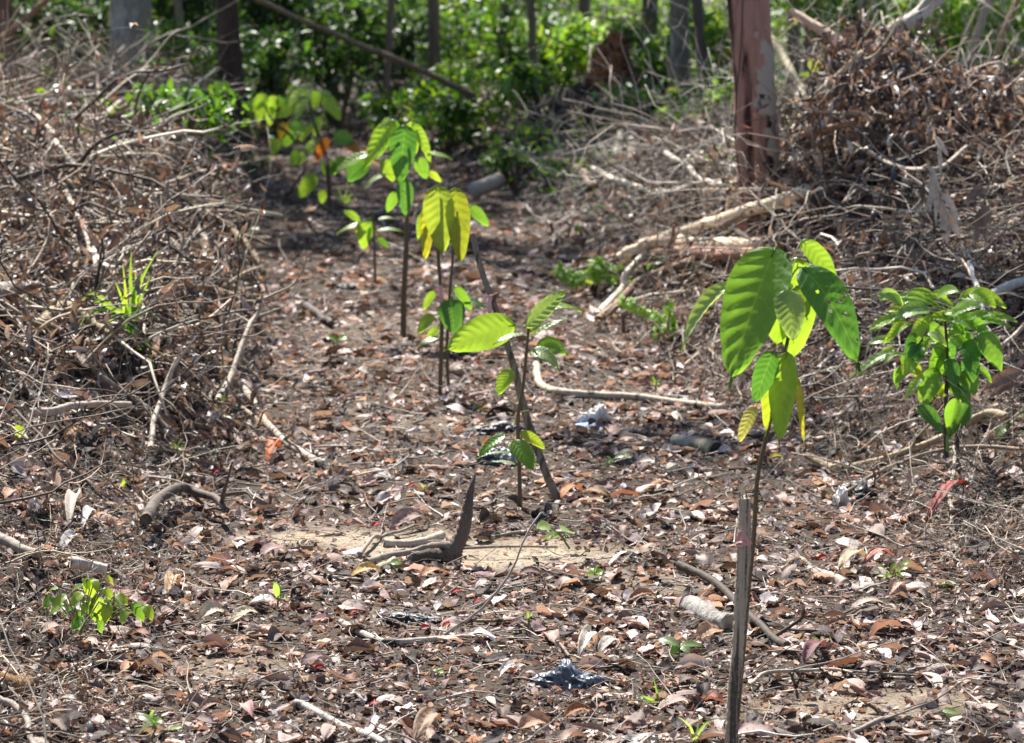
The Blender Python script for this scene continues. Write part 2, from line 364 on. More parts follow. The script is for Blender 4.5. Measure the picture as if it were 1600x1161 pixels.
o = mk('ground', np.stack([X, Y, Z], -1).reshape(-1, 3), Fg, M['soil'], Cg.reshape(-1, 3)); o['kind'] = 'structure'

# ------------------------------------------------------------------ litter (uncountable)
DRY = [(.34, .24, .185, 3), (.46, .345, .28, 3.4), (.23, .15, .115, 3), (.11, .08, .065, 4), (.045, .034, .030, 5), (.42, .24, .15, .9), (.38, .345, .32, 2.2), (.58, .50, .44, 1.6), (.28, .11, .06, .45), (.18, .10, .10, 1.2)]
DRY = [(q[0]*.74+sum(q[:3])*.192, q[1]*.72+sum(q[:3])*.176, q[2]*.76+sum(q[:3])*.168)+(q[3],) for q in DRY]
def place(n, y0, y1, xw, keep=None, pw=1.):
    """random ground points, x half-width follows the view"""
    y = y0+(y1-y0)*rng.random(n)**pw; x = (rng.random(n)*2-1)*(y*xw+.35)
    if keep is not None: k = rng.random(n) < keep(x, y); x = x[k]; y = y[k]
    return x, y
def onground(x, y, lift=0): return np.stack([x, y, hgt(x, y)+lift], 1)
def slope_rot(x, y, pit=.27, rol=.27):
    n_ = len(x); e = .03
    R = rotm(rng.random(n_)*6.283, rng.normal(0, pit, n_), rng.normal(0, rol, n_))
    gx = (hgt(x+e, y)-hgt(x-e, y))/(2*e); gy = (hgt(x, y+e)-hgt(x, y-e))/(2*e)
    a = np.arctan(gx); b = np.arctan(gy)
    Rt = np.zeros((n_, 3, 3)); nr = np.stack([-gx, -gy, np.ones(n_)], 1); nr /= np.linalg.norm(nr, axis=1, keepdims=True)
    t1 = np.stack([np.ones(n_), np.zeros(n_), gx], 1); t1 /= np.linalg.norm(t1, axis=1, keepdims=True); t2 = np.cross(nr, t1)
    Rt[:, :, 0] = t1; Rt[:, :, 1] = t2; Rt[:, :, 2] = nr
    return Rt@R
keep_l = lambda x, y: (1-.93*sandmask(x, y))*np.clip(.72+2.4*fbm(x*2.6, y*2.6, 77), .06, 1)
acc = Acc()
TN = leaf_templates(30, 9, 7, (.30, .62), .7, .3, .08, torn=1.)
TF = leaf_templates(14, 5, 4, (.30, .62), .7, .3, .08, torn=.8)
for (nn, y0, y1, T, s0, s1) in [(4600, 4.6, 7.5, TN, .026, .095), (4400, 7.5, 11, TN, .035, .10), (6500, 11, 16, TF, .045, .11), (8500, 16, 30, TF, .05, .12)]:
    x, y = place(nn, y0, y1, .215, keep_l); n_ = len(x)
    sz = s0+(s1-s0)*rng.random(n_)**1.6
    scatter(acc, T, onground(x, y, .006+.012*rng.random(n_)), slope_rot(x, y), sz, pick(DRY, n_))
# crumbs: torn leaf pieces
TC = leaf_templates(8, 4, 3, (.4, .9), .5, .2, .12, 'ell')
for (nn, y0, y1, s0, s1) in [(46000, 4.6, 8, .007, .034), (38000, 8, 13, .009, .038), (22000, 13, 26, .014, .05)]:
    x, y = place(nn, y0, y1, .215, lambda x, y: (1-.85*sandmask(x, y))); n_ = len(x)
    scatter(acc, TC, onground(x, y, .004), slope_rot(x, y, .5, .5), s0+(s1-s0)*rng.random(n_)**2, pick(DRY, n_))
stuff(acc.build('leaf_litter', M['dry']), 'brown, grey and tan dead leaves scattered over the path')
# scattered small twigs on the path
def twigs(P0, D, L, r, m=6, wob=.5, grav=0., floor=True):
    """random walks: starts P0 (N,3), directions D (N,3), lengths L, radii r -> (N,m,3),(N,m)"""
    n_ = len(P0); P = np.empty((n_, m, 3)); P[:, 0] = P0; d = D/np.linalg.norm(D, axis=1, keepdims=True)
    for k in range(1, m):
        d = d+rng.normal(0, wob/m**.5, (n_, 3)); d[:, 2] -= grav/m; d /= np.linalg.norm(d, axis=1, keepdims=True)
        P[:, k] = P[:, k-1]+d*(L/(m-1))[:, None]
        if floor:
            g = hgt(P[:, k, 0], P[:, k, 1])+r; P[:, k, 2] = np.maximum(P[:, k, 2], g)
    R = r[:, None]*np.linspace(1, .45, m)[None]
    return P, R
TW = [(.30, .25, .21, 3), (.20, .155, .125, 3), (.42, .37, .32, 2.2), (.11, .08, .065, 2.5), (.55, .49, .42, .8)]
def rdir(n_, zc=.0, zs=.3):
    a = rng.random(n_)*6.283; return np.stack([np.cos(a), np.sin(a), rng.normal(zc, zs, n_)], 1)
def addtw(acc, P, R, pal, sides=4):
    V, Fc, U = tubes(P, R, sides, .25); N_, m_ = R.shape
    acc.add(V, Fc, np.repeat(pick(pal, N_), m_*sides, 0), U)
acc = Acc()
for (nn, y0, y1, a0, a1, r) in [(3600, 4.6, 8, .03, .22, .0015), (3000, 8, 13, .05, .3, .0020), (2600, 13, 26, .08, .45, .003)]:
    x, y = place(nn, y0, y1, .215, lambda x, y: 1-.7*sandmask(x, y)); n_ = len(x)
    Lr = a0+(a1-a0)*rng.random(n_)**2.5
    P, R = twigs(onground(x, y, .008), rdir(n_, .03, .12), Lr, r*(.5+1.2*rng.random(n_)), 6, .45, .15); addtw(acc, P, R, TW)
stuff(acc.build('twig_litter', M['twig']), 'short thin grey twigs strewn over the leaf litter')

# ------------------------------------------------------------------ brush heaps (uncountable dead twigs)
def offpath(P, R, tol=.10):
    y = P[:, :, 1]; x = P[:, :, 0]; inside = (x > XL(y)+tol) & (x < XR(y)-tol); k = inside.mean(1) < .12
    return P[k], R[k], k
def brush(acc, n0, pos, H, Lr, rr, zc=.06, zs=.22, kids=2, pal=TW, wob=.62, prefer=None, sides=4, m=8):
    x, y = pos(n0); n_ = len(x)
    P0 = onground(x, y); P0[:, 2] += H(x, y)*rng.random(n_)**.9
    D = rdir(n_, zc, zs)
    if prefer is not None: D = D+np.array(prefer)[None]*rng.choice([-1, 1], (n_, 1))
    L_ = Lr[0]+(Lr[1]-Lr[0])*rng.random(n_)**1.5; r = rr[0]+(rr[1]-rr[0])*rng.random(n_)**2
    P, R = twigs(P0, D, L_, r, m, wob, .25); P, R, kk = offpath(P, R); L_ = L_[kk]; r = r[kk]; n_ = len(P); addtw(acc, P, R, pal, sides)
    allp = [P]
    for g in range(kids):
        k = rng.integers(1, m-1, n_); s = P[np.arange(n_), k]; d = P[np.arange(n_), k+1]-s; d /= np.linalg.norm(d, axis=1, keepdims=True)
        d = d+rng.normal(0, .55, (n_, 3)); q, rq = twigs(s, d, L_*(.25+.3*rng.random(n_)), r*.5, 6, wob, .2); q, rq, _k = offpath(q, rq); addtw(acc, q, rq, pal, 3); allp.append(q)
    return np.concatenate([p.reshape(-1, 3) for p in allp])
def rpos(y0, y1, side, depth=1.6, off=0.):
    def f(n_):
        y = y0+(y1-y0)*rng.random(n_); u = rng.random(n_)**.9*depth*(1+.10*(y-8).clip(0))
        x = XL(y)+off-u if side < 0 else XR(y)-off+u
        k = np.abs(x) < y*.235+.6; return x[k], y[k]
    return f
TL = [(.38, .30, .215, 3), (.22, .155, .105, 3), (.56, .47, .35, 2.8), (.06, .042, .032, 6.5), (.66, .57, .47, .8), (.15, .09, .06, 2.)]  # large near-black share paints in the shaded hollows of the heap
acc = Acc()
hl = lambda x, y: np.interp(y, [5, 7, 9, 11, 16, 24], [.02, .04, .10, .17, .24, .20])*sstep((XL(y)+.15-x)/.6)
brush(acc, 300, rpos(5.0, 8.6, -1, 1.2), hl, (.15, .7), (.0015, .0045), kids=2, pal=TL)
lp = brush(acc, 1300, rpos(8.6, 13.5, -1, 1.9), hl, (.2, .9), (.0022, .010), kids=2, pal=TL)
brush(acc, 2600, rpos(13.5, 25, -1, 3.0), hl, (.3, 1.2), (.003, .010), kids=2, pal=TL, zs=.2)
brush(acc, 850, rpos(9, 20, -1, 2.6), hl, (.4, 1.2), (.004, .013), kids=3, pal=TL, wob=.42, sides=6, zc=.05, zs=.2)
# fine fibrous roots on the near left bank
brush(acc, 1100, rpos(5, 9.5, -1, .9, .1), lambda x, y: .05+0*x, (.06, .28), (.0006, .0016), kids=1, pal=TL, wob=1.3)
stuff(acc.build('brush_heap', M['twig']), 'tangled heap of grey brown cut twigs along the left bank')
TR = [(.38, .31, .24, 2.8), (.20, .14, .10, 3.4), (.54, .455, .36, 2.2), (.06, .042, .032, 6.5), (.68, .60, .51, .8)]  # near-black share again stands for shaded hollows between the twigs
acc = Acc()
hr = lambda x, y: np.interp(y, [5, 7, 9, 10.5, 12, 15, 20, 26], [.02, .04, .09, .28, .32, .24, .12, .06])*sstep((x-XR(y)+.15)/.9)
brush(acc, 420, rpos(5.2, 9.2, 1, .9), hr, (.12, .6), (.0012, .004), kids=2, pal=TR)
rp_ = brush(acc, 1700, rpos(9.2, 13.5, 1, 2.2), hr, (.25, 1.0), (.002, .006), kids=2, pal=TR)
brush(acc, 3000, rpos(13.0, 24, 1, 4.2), hr, (.3, 1.1), (.0025, .008), kids=2, pal=TR, zs=.2)
brush(acc, 900, rpos(12, 19, 1, 2.8, .2), hr, (.5, 1.6), (.002, .005), kids=3, pal=[(.55, .49, .43, 2), (.40, .34, .28, 2)], wob=1.1, prefer=(1., .1, .0))
brush(acc, 3200, rpos(5.4, 10.5, 1, 1.0, .1), lambda x, y: .06+0*x, (.06, .3), (.0006, .0016), kids=1, pal=TR, wob=1.3)
stuff(acc.build('brush_heap', M['twig']), 'tangled heap of pale dead twigs and vines along the right bank')
# brush across the far end of the clearing
acc = Acc()
def fpos(n_):
    y = 23+5*rng.random(n_); x = (rng.random(n_)*2-1)*(y*.21); k = (x < XL(y)) | (x > XR(y)) | (y > 29); return x[k], y[k]
brush(acc, 1300, fpos, lambda x, y: .12+0*x, (.3, 1.0), (.004, .011), kids=2, pal=TR, zs=.25)
stuff(acc.build('far_brush', M['twig']), 'far band of dead brush in front of the forest')

acc = Acc(); WG = [(.10, .20, .03, 3), (.05, .12, .025, 3), (.16, .24, .04, 1)]
TWG = leaf_templates(5, 4, 3, (.4, .6), .4, .3, 0)
for k in range(330):
    y = random.uniform(14, 29) if k < 150 else random.uniform(19, 27); x = (rng.random()*2-1)*y*.18
    if XL(y)-.1 < x < XR(y)+.2 and y < 24 or rng.random() < .35 and x < 0: continue
    m_ = random.randint(8, 46); sp_ = random.uniform(.05, .22); p = np.stack([x+rng.normal(0, sp_, m_), y+rng.normal(0, sp_, m_)], 1)
    q = onground(p[:, 0], p[:, 1], .05); q[:, 2] += rng.random(m_)*.25
    scatter(acc, TWG, q, rotm(rng.random(m_)*6.283, rng.normal(-.3, .5, m_), rng.normal(0, .5, m_)), .03+.06*rng.random(m_), pick(WG, m_))
stuff(acc.build('weeds', leaf_mat('weed_leaf', .35, .45, (1.8, 1.7, .5), None, 5, .2)), 'scattered green weeds growing through the far brush')
# withered leaves hanging in both heaps
BR = [(.16, .105, .08, 3), (.28, .20, .16, 2.2), (.065, .045, .038, 4.5), (.36, .29, .25, 1.3), (.26, .10, .05, .35), (.10, .08, .085, 1.6), (.42, .37, .33, .8)]  # dark share of leaves also imitates the shaded hollows of the heaps
BR = [tuple(1.2*(.6*c+.4*sum(q[:3])/3) for c in q[:3])+(q[3],) for q in BR]
TH = leaf_templates(24, 8, 5, (.16, .36), 1.1, .6, .12, torn=.8)
def hang(acc, Pts, n_, s0, s1, pal, droop=1.1, sd=.45):
    p = Pts[rng.integers(0, len(Pts), n_)]+rng.normal(0, .02, (n_, 3))
    R = rotm(rng.random(n_)*6.283, -droop+rng.normal(0, sd, n_), rng.normal(0, .9, n_)); sz = s0+(s1-s0)*rng.random(n_)
    p = p+np.einsum('nij,j->ni', R, np.array([0, .5, 0]))*sz[:, None]
    p[:, 2] = np.maximum(p[:, 2], hgt(p[:, 0], p[:, 1])+.01)
    scatter(acc, TH, p, R, sz, pick(pal, n_))
acc = Acc()
def heappts(cs):
    out = []
    for (px, py, Yc, rx, ry, rz, k) in cs:
        c_ = np.array(W(px, py, Yc)); out.append(c_+rng.normal(0, 1, (k, 3))*np.array([rx, ry, rz]))
    return np.concatenate(out)
hp = heappts([(1390, 190, 12, .17, .25, .13, 700), (1350, 300, 12, .18, .25, .10, 900), (1480, 300, 12, .22, .3, .13, 1000), (1570, 230, 12.2, .20, .3, .12, 900), (1600, 340, 11.8, .18, .3, .12, 800), (1330, 90, 12.3, .07, .1, .07, 160), (1395, 100, 12.2, .09, .1, .08, 200),
              (1300, 240, 12.2, .08, .2, .1, 500), (1540, 370, 11.5, .15, .3, .08, 700), (1430, 400, 11.5, .16, .2, .05, 500), (1500, 150, 12.5, .12, .2, .06, 500), (1260, 300, 12.3, .06, .15, .05, 160)])
hang(acc, hp+rng.normal(0, 1, hp.shape)*np.array([.03, .05, .03]), 19000, .03, .10, BR, .9, .75)
hang(acc, rp_, 4200, .03, .09, BR, .5, .8)
x, y = rpos(5, 10.5, 1, 1.2)(3500); hang(acc, onground(x, y, .02), len(x), .02, .06, BR, .2, .7)
x, y = rpos(13, 23, 1, 4)(9000); hang(acc, onground(x, y, .03)+np.stack([x*0, x*0, hr(x, y)*rng.random(len(x))], 1), len(x), .05, .13, BR, .4, .8)
stuff(acc.build('withered_leaves', M['drybrown']), 'mass of curled brown dead leaves hanging in the right heap')
acc = Acc()
hang(acc, lp, 9500, .03, .10, BR, .4, .8); x, y = rpos(5, 9.5, -1, 1.2)(2500); hang(acc, onground(x, y, .02), len(x), .02, .06, BR, .2, .7)
x, y = rpos(13, 25, -1, 3)(6500); n_ = len(x); hang(acc, onground(x, y, .03)+np.stack([x*0, x*0, hl(x, y)*rng.random(n_)], 1), 5200, .05, .12, BR, .4, .8)
x, y = fpos(3000); hang(acc, onground(x, y, .1), 3000, .05, .13, BR, .4, .8)
stuff(acc.build('withered_leaves', M['drybrown']), 'curled brown dead leaves caught in the left and far brush')
# twigs reaching up inside the right heap
acc = Acc(); k = rng.integers(0, len(hp), 600); D = rdir(600, .15, .5); P, R = twigs(hp[k]-D*.15, D, .25+.5*rng.random(600), .0015+.003*rng.random(600), 8, .9, .1); addtw(acc, P, R, TR)
stuff(acc.build('heap_twigs', M['twig']), 'thin pale twigs inside the tall heap of dead leaves')

# ------------------------------------------------------------------ forest
FG = {'dark': [(.022, .055, .016, 3), (.04, .09, .022, 2), (.014, .035, .014, 2), (.08, .13, .03, .6)],  # shaded, middling and sunlit foliage: light level painted into leaf colours
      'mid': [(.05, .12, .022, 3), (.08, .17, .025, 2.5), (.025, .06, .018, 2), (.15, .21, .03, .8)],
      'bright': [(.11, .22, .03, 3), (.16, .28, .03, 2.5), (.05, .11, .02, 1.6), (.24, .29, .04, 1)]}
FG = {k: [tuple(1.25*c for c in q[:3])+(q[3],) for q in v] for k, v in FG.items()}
TG = leaf_templates(8, 4, 3, (.35, .5), .4, .3, .0, 'ell'); TS = leaf_templates(6, 3, 3, (.4, .55), .3, .3, 0, 'ell')
def clump(acc, c_, r, n_, s0, s1, pal, T=TG, shell=.5):
    d = rng.normal(0, 1, (n_, 3)); d /= np.linalg.norm(d, axis=1, keepdims=True)
    p = np.array(c_)+d*np.array(r)*(shell+(1-shell)*rng.random((n_, 1)))**1.0
    R = rotm(rng.random(n_)*6.283, rng.normal(-.45, .5, n_), rng.normal(0, .5, n_))
    scatter(acc, T, p, R, s0+(s1-s0)*rng.random(n_), pick(pal, n_))
def treething(name, label, px, py, r, Yb=None, topx=None, h=7., col=(.2, .18, .15), mat='bark', crown=('mid', 2.2, 3200), group='forest trees behind the clearing', flare=1.2, base=None):
    b = base or G(px, py); r = r*100/S(b.y) if px else r; b = Vector((b.x, b.y, float(hgt(b.x, b.y))-.05))
    topx = topx or px+random.uniform(-6, 6); tx = b.x+((topx-px)/S(b.y) if px else 0)*h/max(.4, (py/S(b.y)))
    t = Vector((tx, b.y+random.uniform(-.3, .3), h))
    e = empty(name, b, label, 'tree', group)
    a = Acc(); pts = [b, b.lerp(t, .33)+Vector((random.uniform(-.04, .04), 0, 0)), b.lerp(t, .66)+Vector((random.uniform(-.1, .1), 0, 0)), t]
    c_ = limb(a, pts, [r*flare, r*1.1, r, r*.92, r*.85, r*.7, r*.5], 0, col, 18, 90, .03, .22, .02)
    ac = Acc(); pal = FG[crown[0]]
    for k in range(9):
        q = Vector(c_[random.randint(56, 86)]); an = k*2.4; rr = crown[1]*random.uniform(.5, 1.)
        e2 = q+Vector((math.cos(an)*rr, math.sin(an)*rr, random.uniform(.3, 1.4)))
        limb(a, [q, q.lerp(e2, .5)+Vector((0, 0, .2)), e2], r*.35, r*.08, col, 6, 10, .1)
        for g in range(3):
            cc = q.lerp(e2, random.uniform(.5, 1.1))+Vector((random.uniform(-.5, .5), random.uniform(-.5, .5), random.uniform(-.3, .4)))
            clump(ac, cc, (.7, .7, .4), crown[2]//27, .10, .20, pal, TS, .3)
    a.build('trunk', M[mat], e, b); ac.build('crown', M['foliage'], e, b)
    return e
treething('tree', 'thick pale grey tree trunk rising behind the left brush heap', 203, 150, .25, h=10.5, col=(.25, .22, .19), crown=('dark', 1.6, 1000), base=W(200, 150, 22.3))
treething('tree', 'reddish brown tree trunk at the left edge of the forest', 16, 135, .14, h=8, col=(.19, .10, .07), crown=('dark', 1.5, 800), base=W(14, 140, 22.5))
treething('tree', 'slim pale trunk just behind the thick grey tree', 240, 120, .07, h=7, col=(.24, .22, .18), crown=('dark', 1.4, 700), base=W(238, 120, 23))
treething('tree', 'dark brown tree trunk standing beside the far end of the path', 368, 232, .13, topx=362, h=9.5, col=(.065, .04, .03), mat='barkdark', crown=('dark', 1.5, 900), flare=1.8)
treething('tree', 'dark slender trunk left of the straight grey brown trunk', 1010, 185, .11, topx=1013, h=8, col=(.10, .085, .07), mat='barkdark', crown=('mid', 2.2, 3000), flare=1.2)
treething('tree', 'straight grey brown trunk between the dark trunk and red barked tree', 1060, 200, .14, topx=1060, h=9, col=(.21, .17, .13), crown=('mid', 2.4, 3200), flare=1.2)
treething('tree', 'thin shaded brown trunk close behind the red barked tree', 1106, 205, .07, topx=1092, h=7, col=(.12, .085, .07), mat='barkdark', crown=('mid', 1.6, 1600), flare=1.3)
treething('tree', 'reddish brown trunk behind the tall leaf heap', 1270, 150, .13, h=8, topx=1268, col=(.19, .11, .08), mat='barkdark', crown=('bright', 2.0, 2000), base=W(1270, 150, 22))
treething('tree', 'dim greenish trunk right behind the red barked tree', 1240, 150, .09, h=8, topx=1238, col=(.13, .12, .08), mat='barkdark', crown=('mid', 2.0, 2000), base=W(1240, 150, 26))
for (px, Yt, rr_, tx, cc, lb) in [(62, 30, .05, 70, (.12, .09, .06), 'slim brown trunk between the reddish edge trunk and grey trunk'), (130, 33, .06, 128, (.16, .13, .1), 'slim trunk in shade left of the thick grey tree'), (292, 29, .05, 286, (.14, .13, .09), 'slim greenish trunk midway between grey and dark brown trunks'),
        (428, 31, .05, 436, (.08, .06, .045), 'slim dark trunk right of the dark brown trunk'), (520, 33, .07, 520, (.10, .08, .06), 'slim shaded trunk crossed by the long leaning pole'), (598, 30, .04, 606, (.16, .12, .09), 'thin stem behind the upper part of the leaning pole'), (682, 32, .06, 678, (.15, .12, .09), 'slim trunk above the middle of the leaning pole'),
        (770, 33, .05, 782, (.17, .14, .1), 'slim pale trunk right of the pole tip in green foliage'), (838, 31, .045, 832, (.12, .1, .07), 'thin dark stem left of the orange broken stump'), (905, 34, .06, 910, (.14, .11, .08), 'slim trunk directly above the orange broken stump'), (1330, 25, .05, 1338, (.15, .11, .07), 'slim trunk behind the top of the bare pale branch'), (1440, 27, .05, 1434, (.12, .10, .06), 'slim trunk behind the thick grey slanting branch')]:
    Yt *= .8; treething('slim_tree', lb, px, 100, rr_*Yt/20, h=8, topx=tx, col=cc, mat='barkdark', crown=('mid', 1.6, 1100), base=W(px, 100, Yt), group='slim forest trunks')
# added canopy trees, their crowns placed to shade the left forest
for k, (x, y, lb) in enumerate([(-6.5, 33, 'added canopy tree shading the forest at the far left'), (-2.6, 36, 'added canopy tree shading the forest behind the end of the path'), (-4.4, 31, 'added canopy tree casting shade between grey trunk and path end'), (-5.4, 41, 'added shade tree farthest back on the left'), (-8.6, 38, 'added shade tree beyond the left edge bush'), (-1.2, 42, 'added shade tree farthest back behind the leaning pole')]):
    treething('tree', lb, 0, 0, .09, h=8, col=(.09, .075, .06), mat='barkdark', crown=('dark', 3.4, 6800), base=Vector((x, y, 0)))

# red barked tree, nearest of the big ones
m = wood_mat('red_peeling_bark', (30, 30, 5), .45, .8, .9, .01, (.045, .014, .014), .51, (9, 9, 1.1)); M['redbark'] = m
n, l = m.node_tree.nodes, m.node_tree.links; P = n['Principled BSDF']
src = P.inputs['Base Color'].links[0].from_socket; tc = nd(n, 'ShaderNodeTexCoord')
sx = nd(n, 'ShaderNodeSeparateXYZ'); l.new(tc.outputs['Object'], sx.inputs[0])
nn_ = nd(n, 'ShaderNodeTexNoise'); nn_.inputs['Scale'].default_value = 7; nn_.inputs['Detail'].default_value = 6; l.new(tc.outputs['Object'], nn_.inputs['Vector'])
g_ = mathn(n, l, 'ADD', mathn(n, l, 'MULTIPLY', sx.outputs[0], 3.2), mathn(n, l, 'MULTIPLY', nn_.outputs[0], 1.6))
rp = nd(n, 'ShaderNodeMapRange'); rp.inputs[1].default_value = .80; rp.inputs[2].default_value = .85; l.new(g_, rp.inputs[0])
l.new(mixc(n, l, rp.outputs[0], src, (.40, .35, .30)), P.inputs['Base Color'])
b = W(1192, 358, 12.2); b.z = float(hgt(b.x, b.y))-.05
e = empty('tree', b, 'red barked tree with peeling dark streaks and pale lichen patches', 'tree', 'forest trees behind the clearing')
a = Acc(); s_ = S(b.y); rr = 33/s_
top = W(1168, 0, b.y); d_ = (top-Vector(b)); t = Vector(b)+d_*(7.5/d_.z)
c_ = limb(a, [b, b.lerp(t, .1), b.lerp(t, .5), t], [rr*1.12, rr, rr*.92, rr*.8, rr*.5], 0, (.36, .19, .15), 28, 140, .02, .14, .015)
ac = Acc()
for k in range(9):
    q = Vector(c_[random.randint(95, 136)]); an = k*2.4+1; e2 = q+Vector((math.cos(an)*1.8, math.sin(an)*1.8, random.uniform(.3, 1.2)))
    limb(a, [q, q.lerp(e2, .5), e2], rr*.3, rr*.08, (.22, .14, .12), 6, 10, .1)
    for g in range(2): clump(ac, q.lerp(e2, random.uniform(.6, 1.1)), (.6, .6, .35), 110, .10, .18, FG['mid'], TS, .3)
a.build('trunk', M['redbark'], e, b); ac.build('crown', M['foliage'], e, b)
v = Acc(); limb(v, [W(1162, -60, b.y-.14), W(1158, 60, b.y-.16), W(1150, 170, b.y-.16), W(1153, 260, b.y-.16), W(1172, 360, b.y-.2)], .004, .004, (.09, .06, .05), 5, 30, .01); v.build('climbing_vine', M['twig'], e, b)

# understory: shrubs one can tell apart
def shrub(name, label, c_, w_, h_, n_, s0, s1, pal, cat='shrub', group='green shrubs along the forest edge', nb=6, T=TG):
    b = Vector((c_[0], c_[1], float(hgt(c_[0], c_[1])))); e = empty(name, b, label, cat, group); a = Acc(); f_ = Acc()
    for k in range(nb):
        an = rng.random()*6.28; rr_ = w_*.5*rng.random()**.5; z = h_*random.uniform(.45, .95)
        q = b+Vector((math.cos(an)*rr_, math.sin(an)*rr_, z)); limb(a, [b, b.lerp(q, .5)+Vector((0, 0, h_*.1)), q], .012, .004, (.10, .08, .05), 5, 8, .03)
        clump(f_, q, (w_*.28, w_*.28, h_*.26), n_//nb, s0, s1, pal, T, .2)
    a.build('stem', M['barkdark'], e, b); f_.build('foliage', M['foliage'], e, b); return e
def gp(px, py): g = G(px, py); return (g.x, g.y)
shrub('shrub', 'glossy light green shrub in front of the dark trunk by the path', gp(290, 262), .7, .36, 360, .05, .10, FG['mid'])
shrub('shrub', 'small yellow green bush just right of the thick grey trunk', gp(228, 205), .25, .2, 50, .06, .10, FG['bright'])
shrub('shrub', 'small green bush at the foot of the dark brown trunk', gp(385, 285), .3, .22, 50, .04, .08, FG['mid'])
shrub('shrub', 'light green shrub left of the straight trunks, behind the fallen root mass', gp(935, 195), .55, .35, 340, .04, .08, FG['bright'])
shrub('shrub', 'sparse green weeds beside the pale buried log near the path', gp(805, 305), .4, .3, 260, .04, .08, FG['mid'])
shrub('shrub', 'feathery green weeds at the foot of the red barked tree', gp(1118, 215), .3, .5, 320, .03, .06, FG['bright'])
shrub('shrub', 'low green weeds around the fallen branch on the right bank', gp(930, 462), .34, .12, 90, .02, .045, FG['bright'])
shrub('shrub', 'dull green weeds left of the weathered forked branch', gp(1060, 440), .3, .14, 90, .03, .06, FG['mid'])
shrub('shrub', 'leafy bush with mixed dead twigs in front of far forest', gp(700, 150), 1.2, .6, 420, .05, .09, FG['mid'])
shrub('shrub', 'bright sunlit bush behind the orange broken stump', (W(850, 100, 29).x, 29), 1.4, .8, 1100, .06, .12, FG['bright'])
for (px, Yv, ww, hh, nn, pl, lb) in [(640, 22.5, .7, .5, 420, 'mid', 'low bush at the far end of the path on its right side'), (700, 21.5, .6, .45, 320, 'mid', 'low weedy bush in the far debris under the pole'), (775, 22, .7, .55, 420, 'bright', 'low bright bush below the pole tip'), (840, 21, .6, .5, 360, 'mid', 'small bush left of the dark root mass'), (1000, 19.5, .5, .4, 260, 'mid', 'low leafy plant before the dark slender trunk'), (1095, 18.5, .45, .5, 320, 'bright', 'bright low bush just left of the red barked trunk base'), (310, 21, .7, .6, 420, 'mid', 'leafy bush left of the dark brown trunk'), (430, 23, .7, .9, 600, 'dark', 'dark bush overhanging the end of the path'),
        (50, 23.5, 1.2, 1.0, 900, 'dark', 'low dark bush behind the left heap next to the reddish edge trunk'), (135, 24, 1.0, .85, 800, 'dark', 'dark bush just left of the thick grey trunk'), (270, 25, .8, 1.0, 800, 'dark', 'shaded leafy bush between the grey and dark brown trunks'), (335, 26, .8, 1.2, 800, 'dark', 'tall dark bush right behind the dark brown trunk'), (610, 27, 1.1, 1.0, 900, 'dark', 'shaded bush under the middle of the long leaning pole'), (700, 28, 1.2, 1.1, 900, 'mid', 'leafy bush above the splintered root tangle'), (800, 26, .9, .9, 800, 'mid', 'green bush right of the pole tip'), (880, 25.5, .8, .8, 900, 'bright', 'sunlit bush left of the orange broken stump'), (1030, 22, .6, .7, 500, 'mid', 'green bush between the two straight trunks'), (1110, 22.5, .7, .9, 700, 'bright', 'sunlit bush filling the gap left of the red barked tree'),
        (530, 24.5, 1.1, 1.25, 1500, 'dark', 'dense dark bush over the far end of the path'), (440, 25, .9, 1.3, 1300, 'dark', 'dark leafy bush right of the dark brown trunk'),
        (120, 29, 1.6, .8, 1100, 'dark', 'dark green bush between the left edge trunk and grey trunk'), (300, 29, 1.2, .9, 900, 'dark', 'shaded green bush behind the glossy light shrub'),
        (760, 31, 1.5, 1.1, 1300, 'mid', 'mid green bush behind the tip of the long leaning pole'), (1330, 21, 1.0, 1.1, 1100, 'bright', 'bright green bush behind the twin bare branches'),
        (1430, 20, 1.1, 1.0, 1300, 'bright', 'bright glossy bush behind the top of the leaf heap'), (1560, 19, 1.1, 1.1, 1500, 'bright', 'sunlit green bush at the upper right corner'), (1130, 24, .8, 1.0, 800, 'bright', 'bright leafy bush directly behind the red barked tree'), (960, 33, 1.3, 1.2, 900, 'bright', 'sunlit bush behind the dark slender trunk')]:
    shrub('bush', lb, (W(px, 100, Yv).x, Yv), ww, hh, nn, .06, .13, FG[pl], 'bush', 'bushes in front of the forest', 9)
# the forest as one mass
acc = Acc()
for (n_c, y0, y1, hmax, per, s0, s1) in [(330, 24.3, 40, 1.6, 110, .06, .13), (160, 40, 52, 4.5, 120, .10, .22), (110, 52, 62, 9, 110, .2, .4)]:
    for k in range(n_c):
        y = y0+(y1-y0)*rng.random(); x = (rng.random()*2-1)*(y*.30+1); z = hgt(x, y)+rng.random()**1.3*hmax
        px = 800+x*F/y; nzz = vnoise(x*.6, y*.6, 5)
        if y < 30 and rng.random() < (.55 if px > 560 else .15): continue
        pl = FG['dark'] if px < 600 or rng.random() < .3 else (FG['mid'] if nzz < .6 and px < 1250 else FG['bright'])  # shade of the left forest painted in by dark leaf colours
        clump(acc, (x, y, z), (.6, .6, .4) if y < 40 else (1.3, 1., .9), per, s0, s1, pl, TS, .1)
stuff(acc.build('forest_undergrowth', M['foliage']), 'far tropical forest greenery closing off the view')

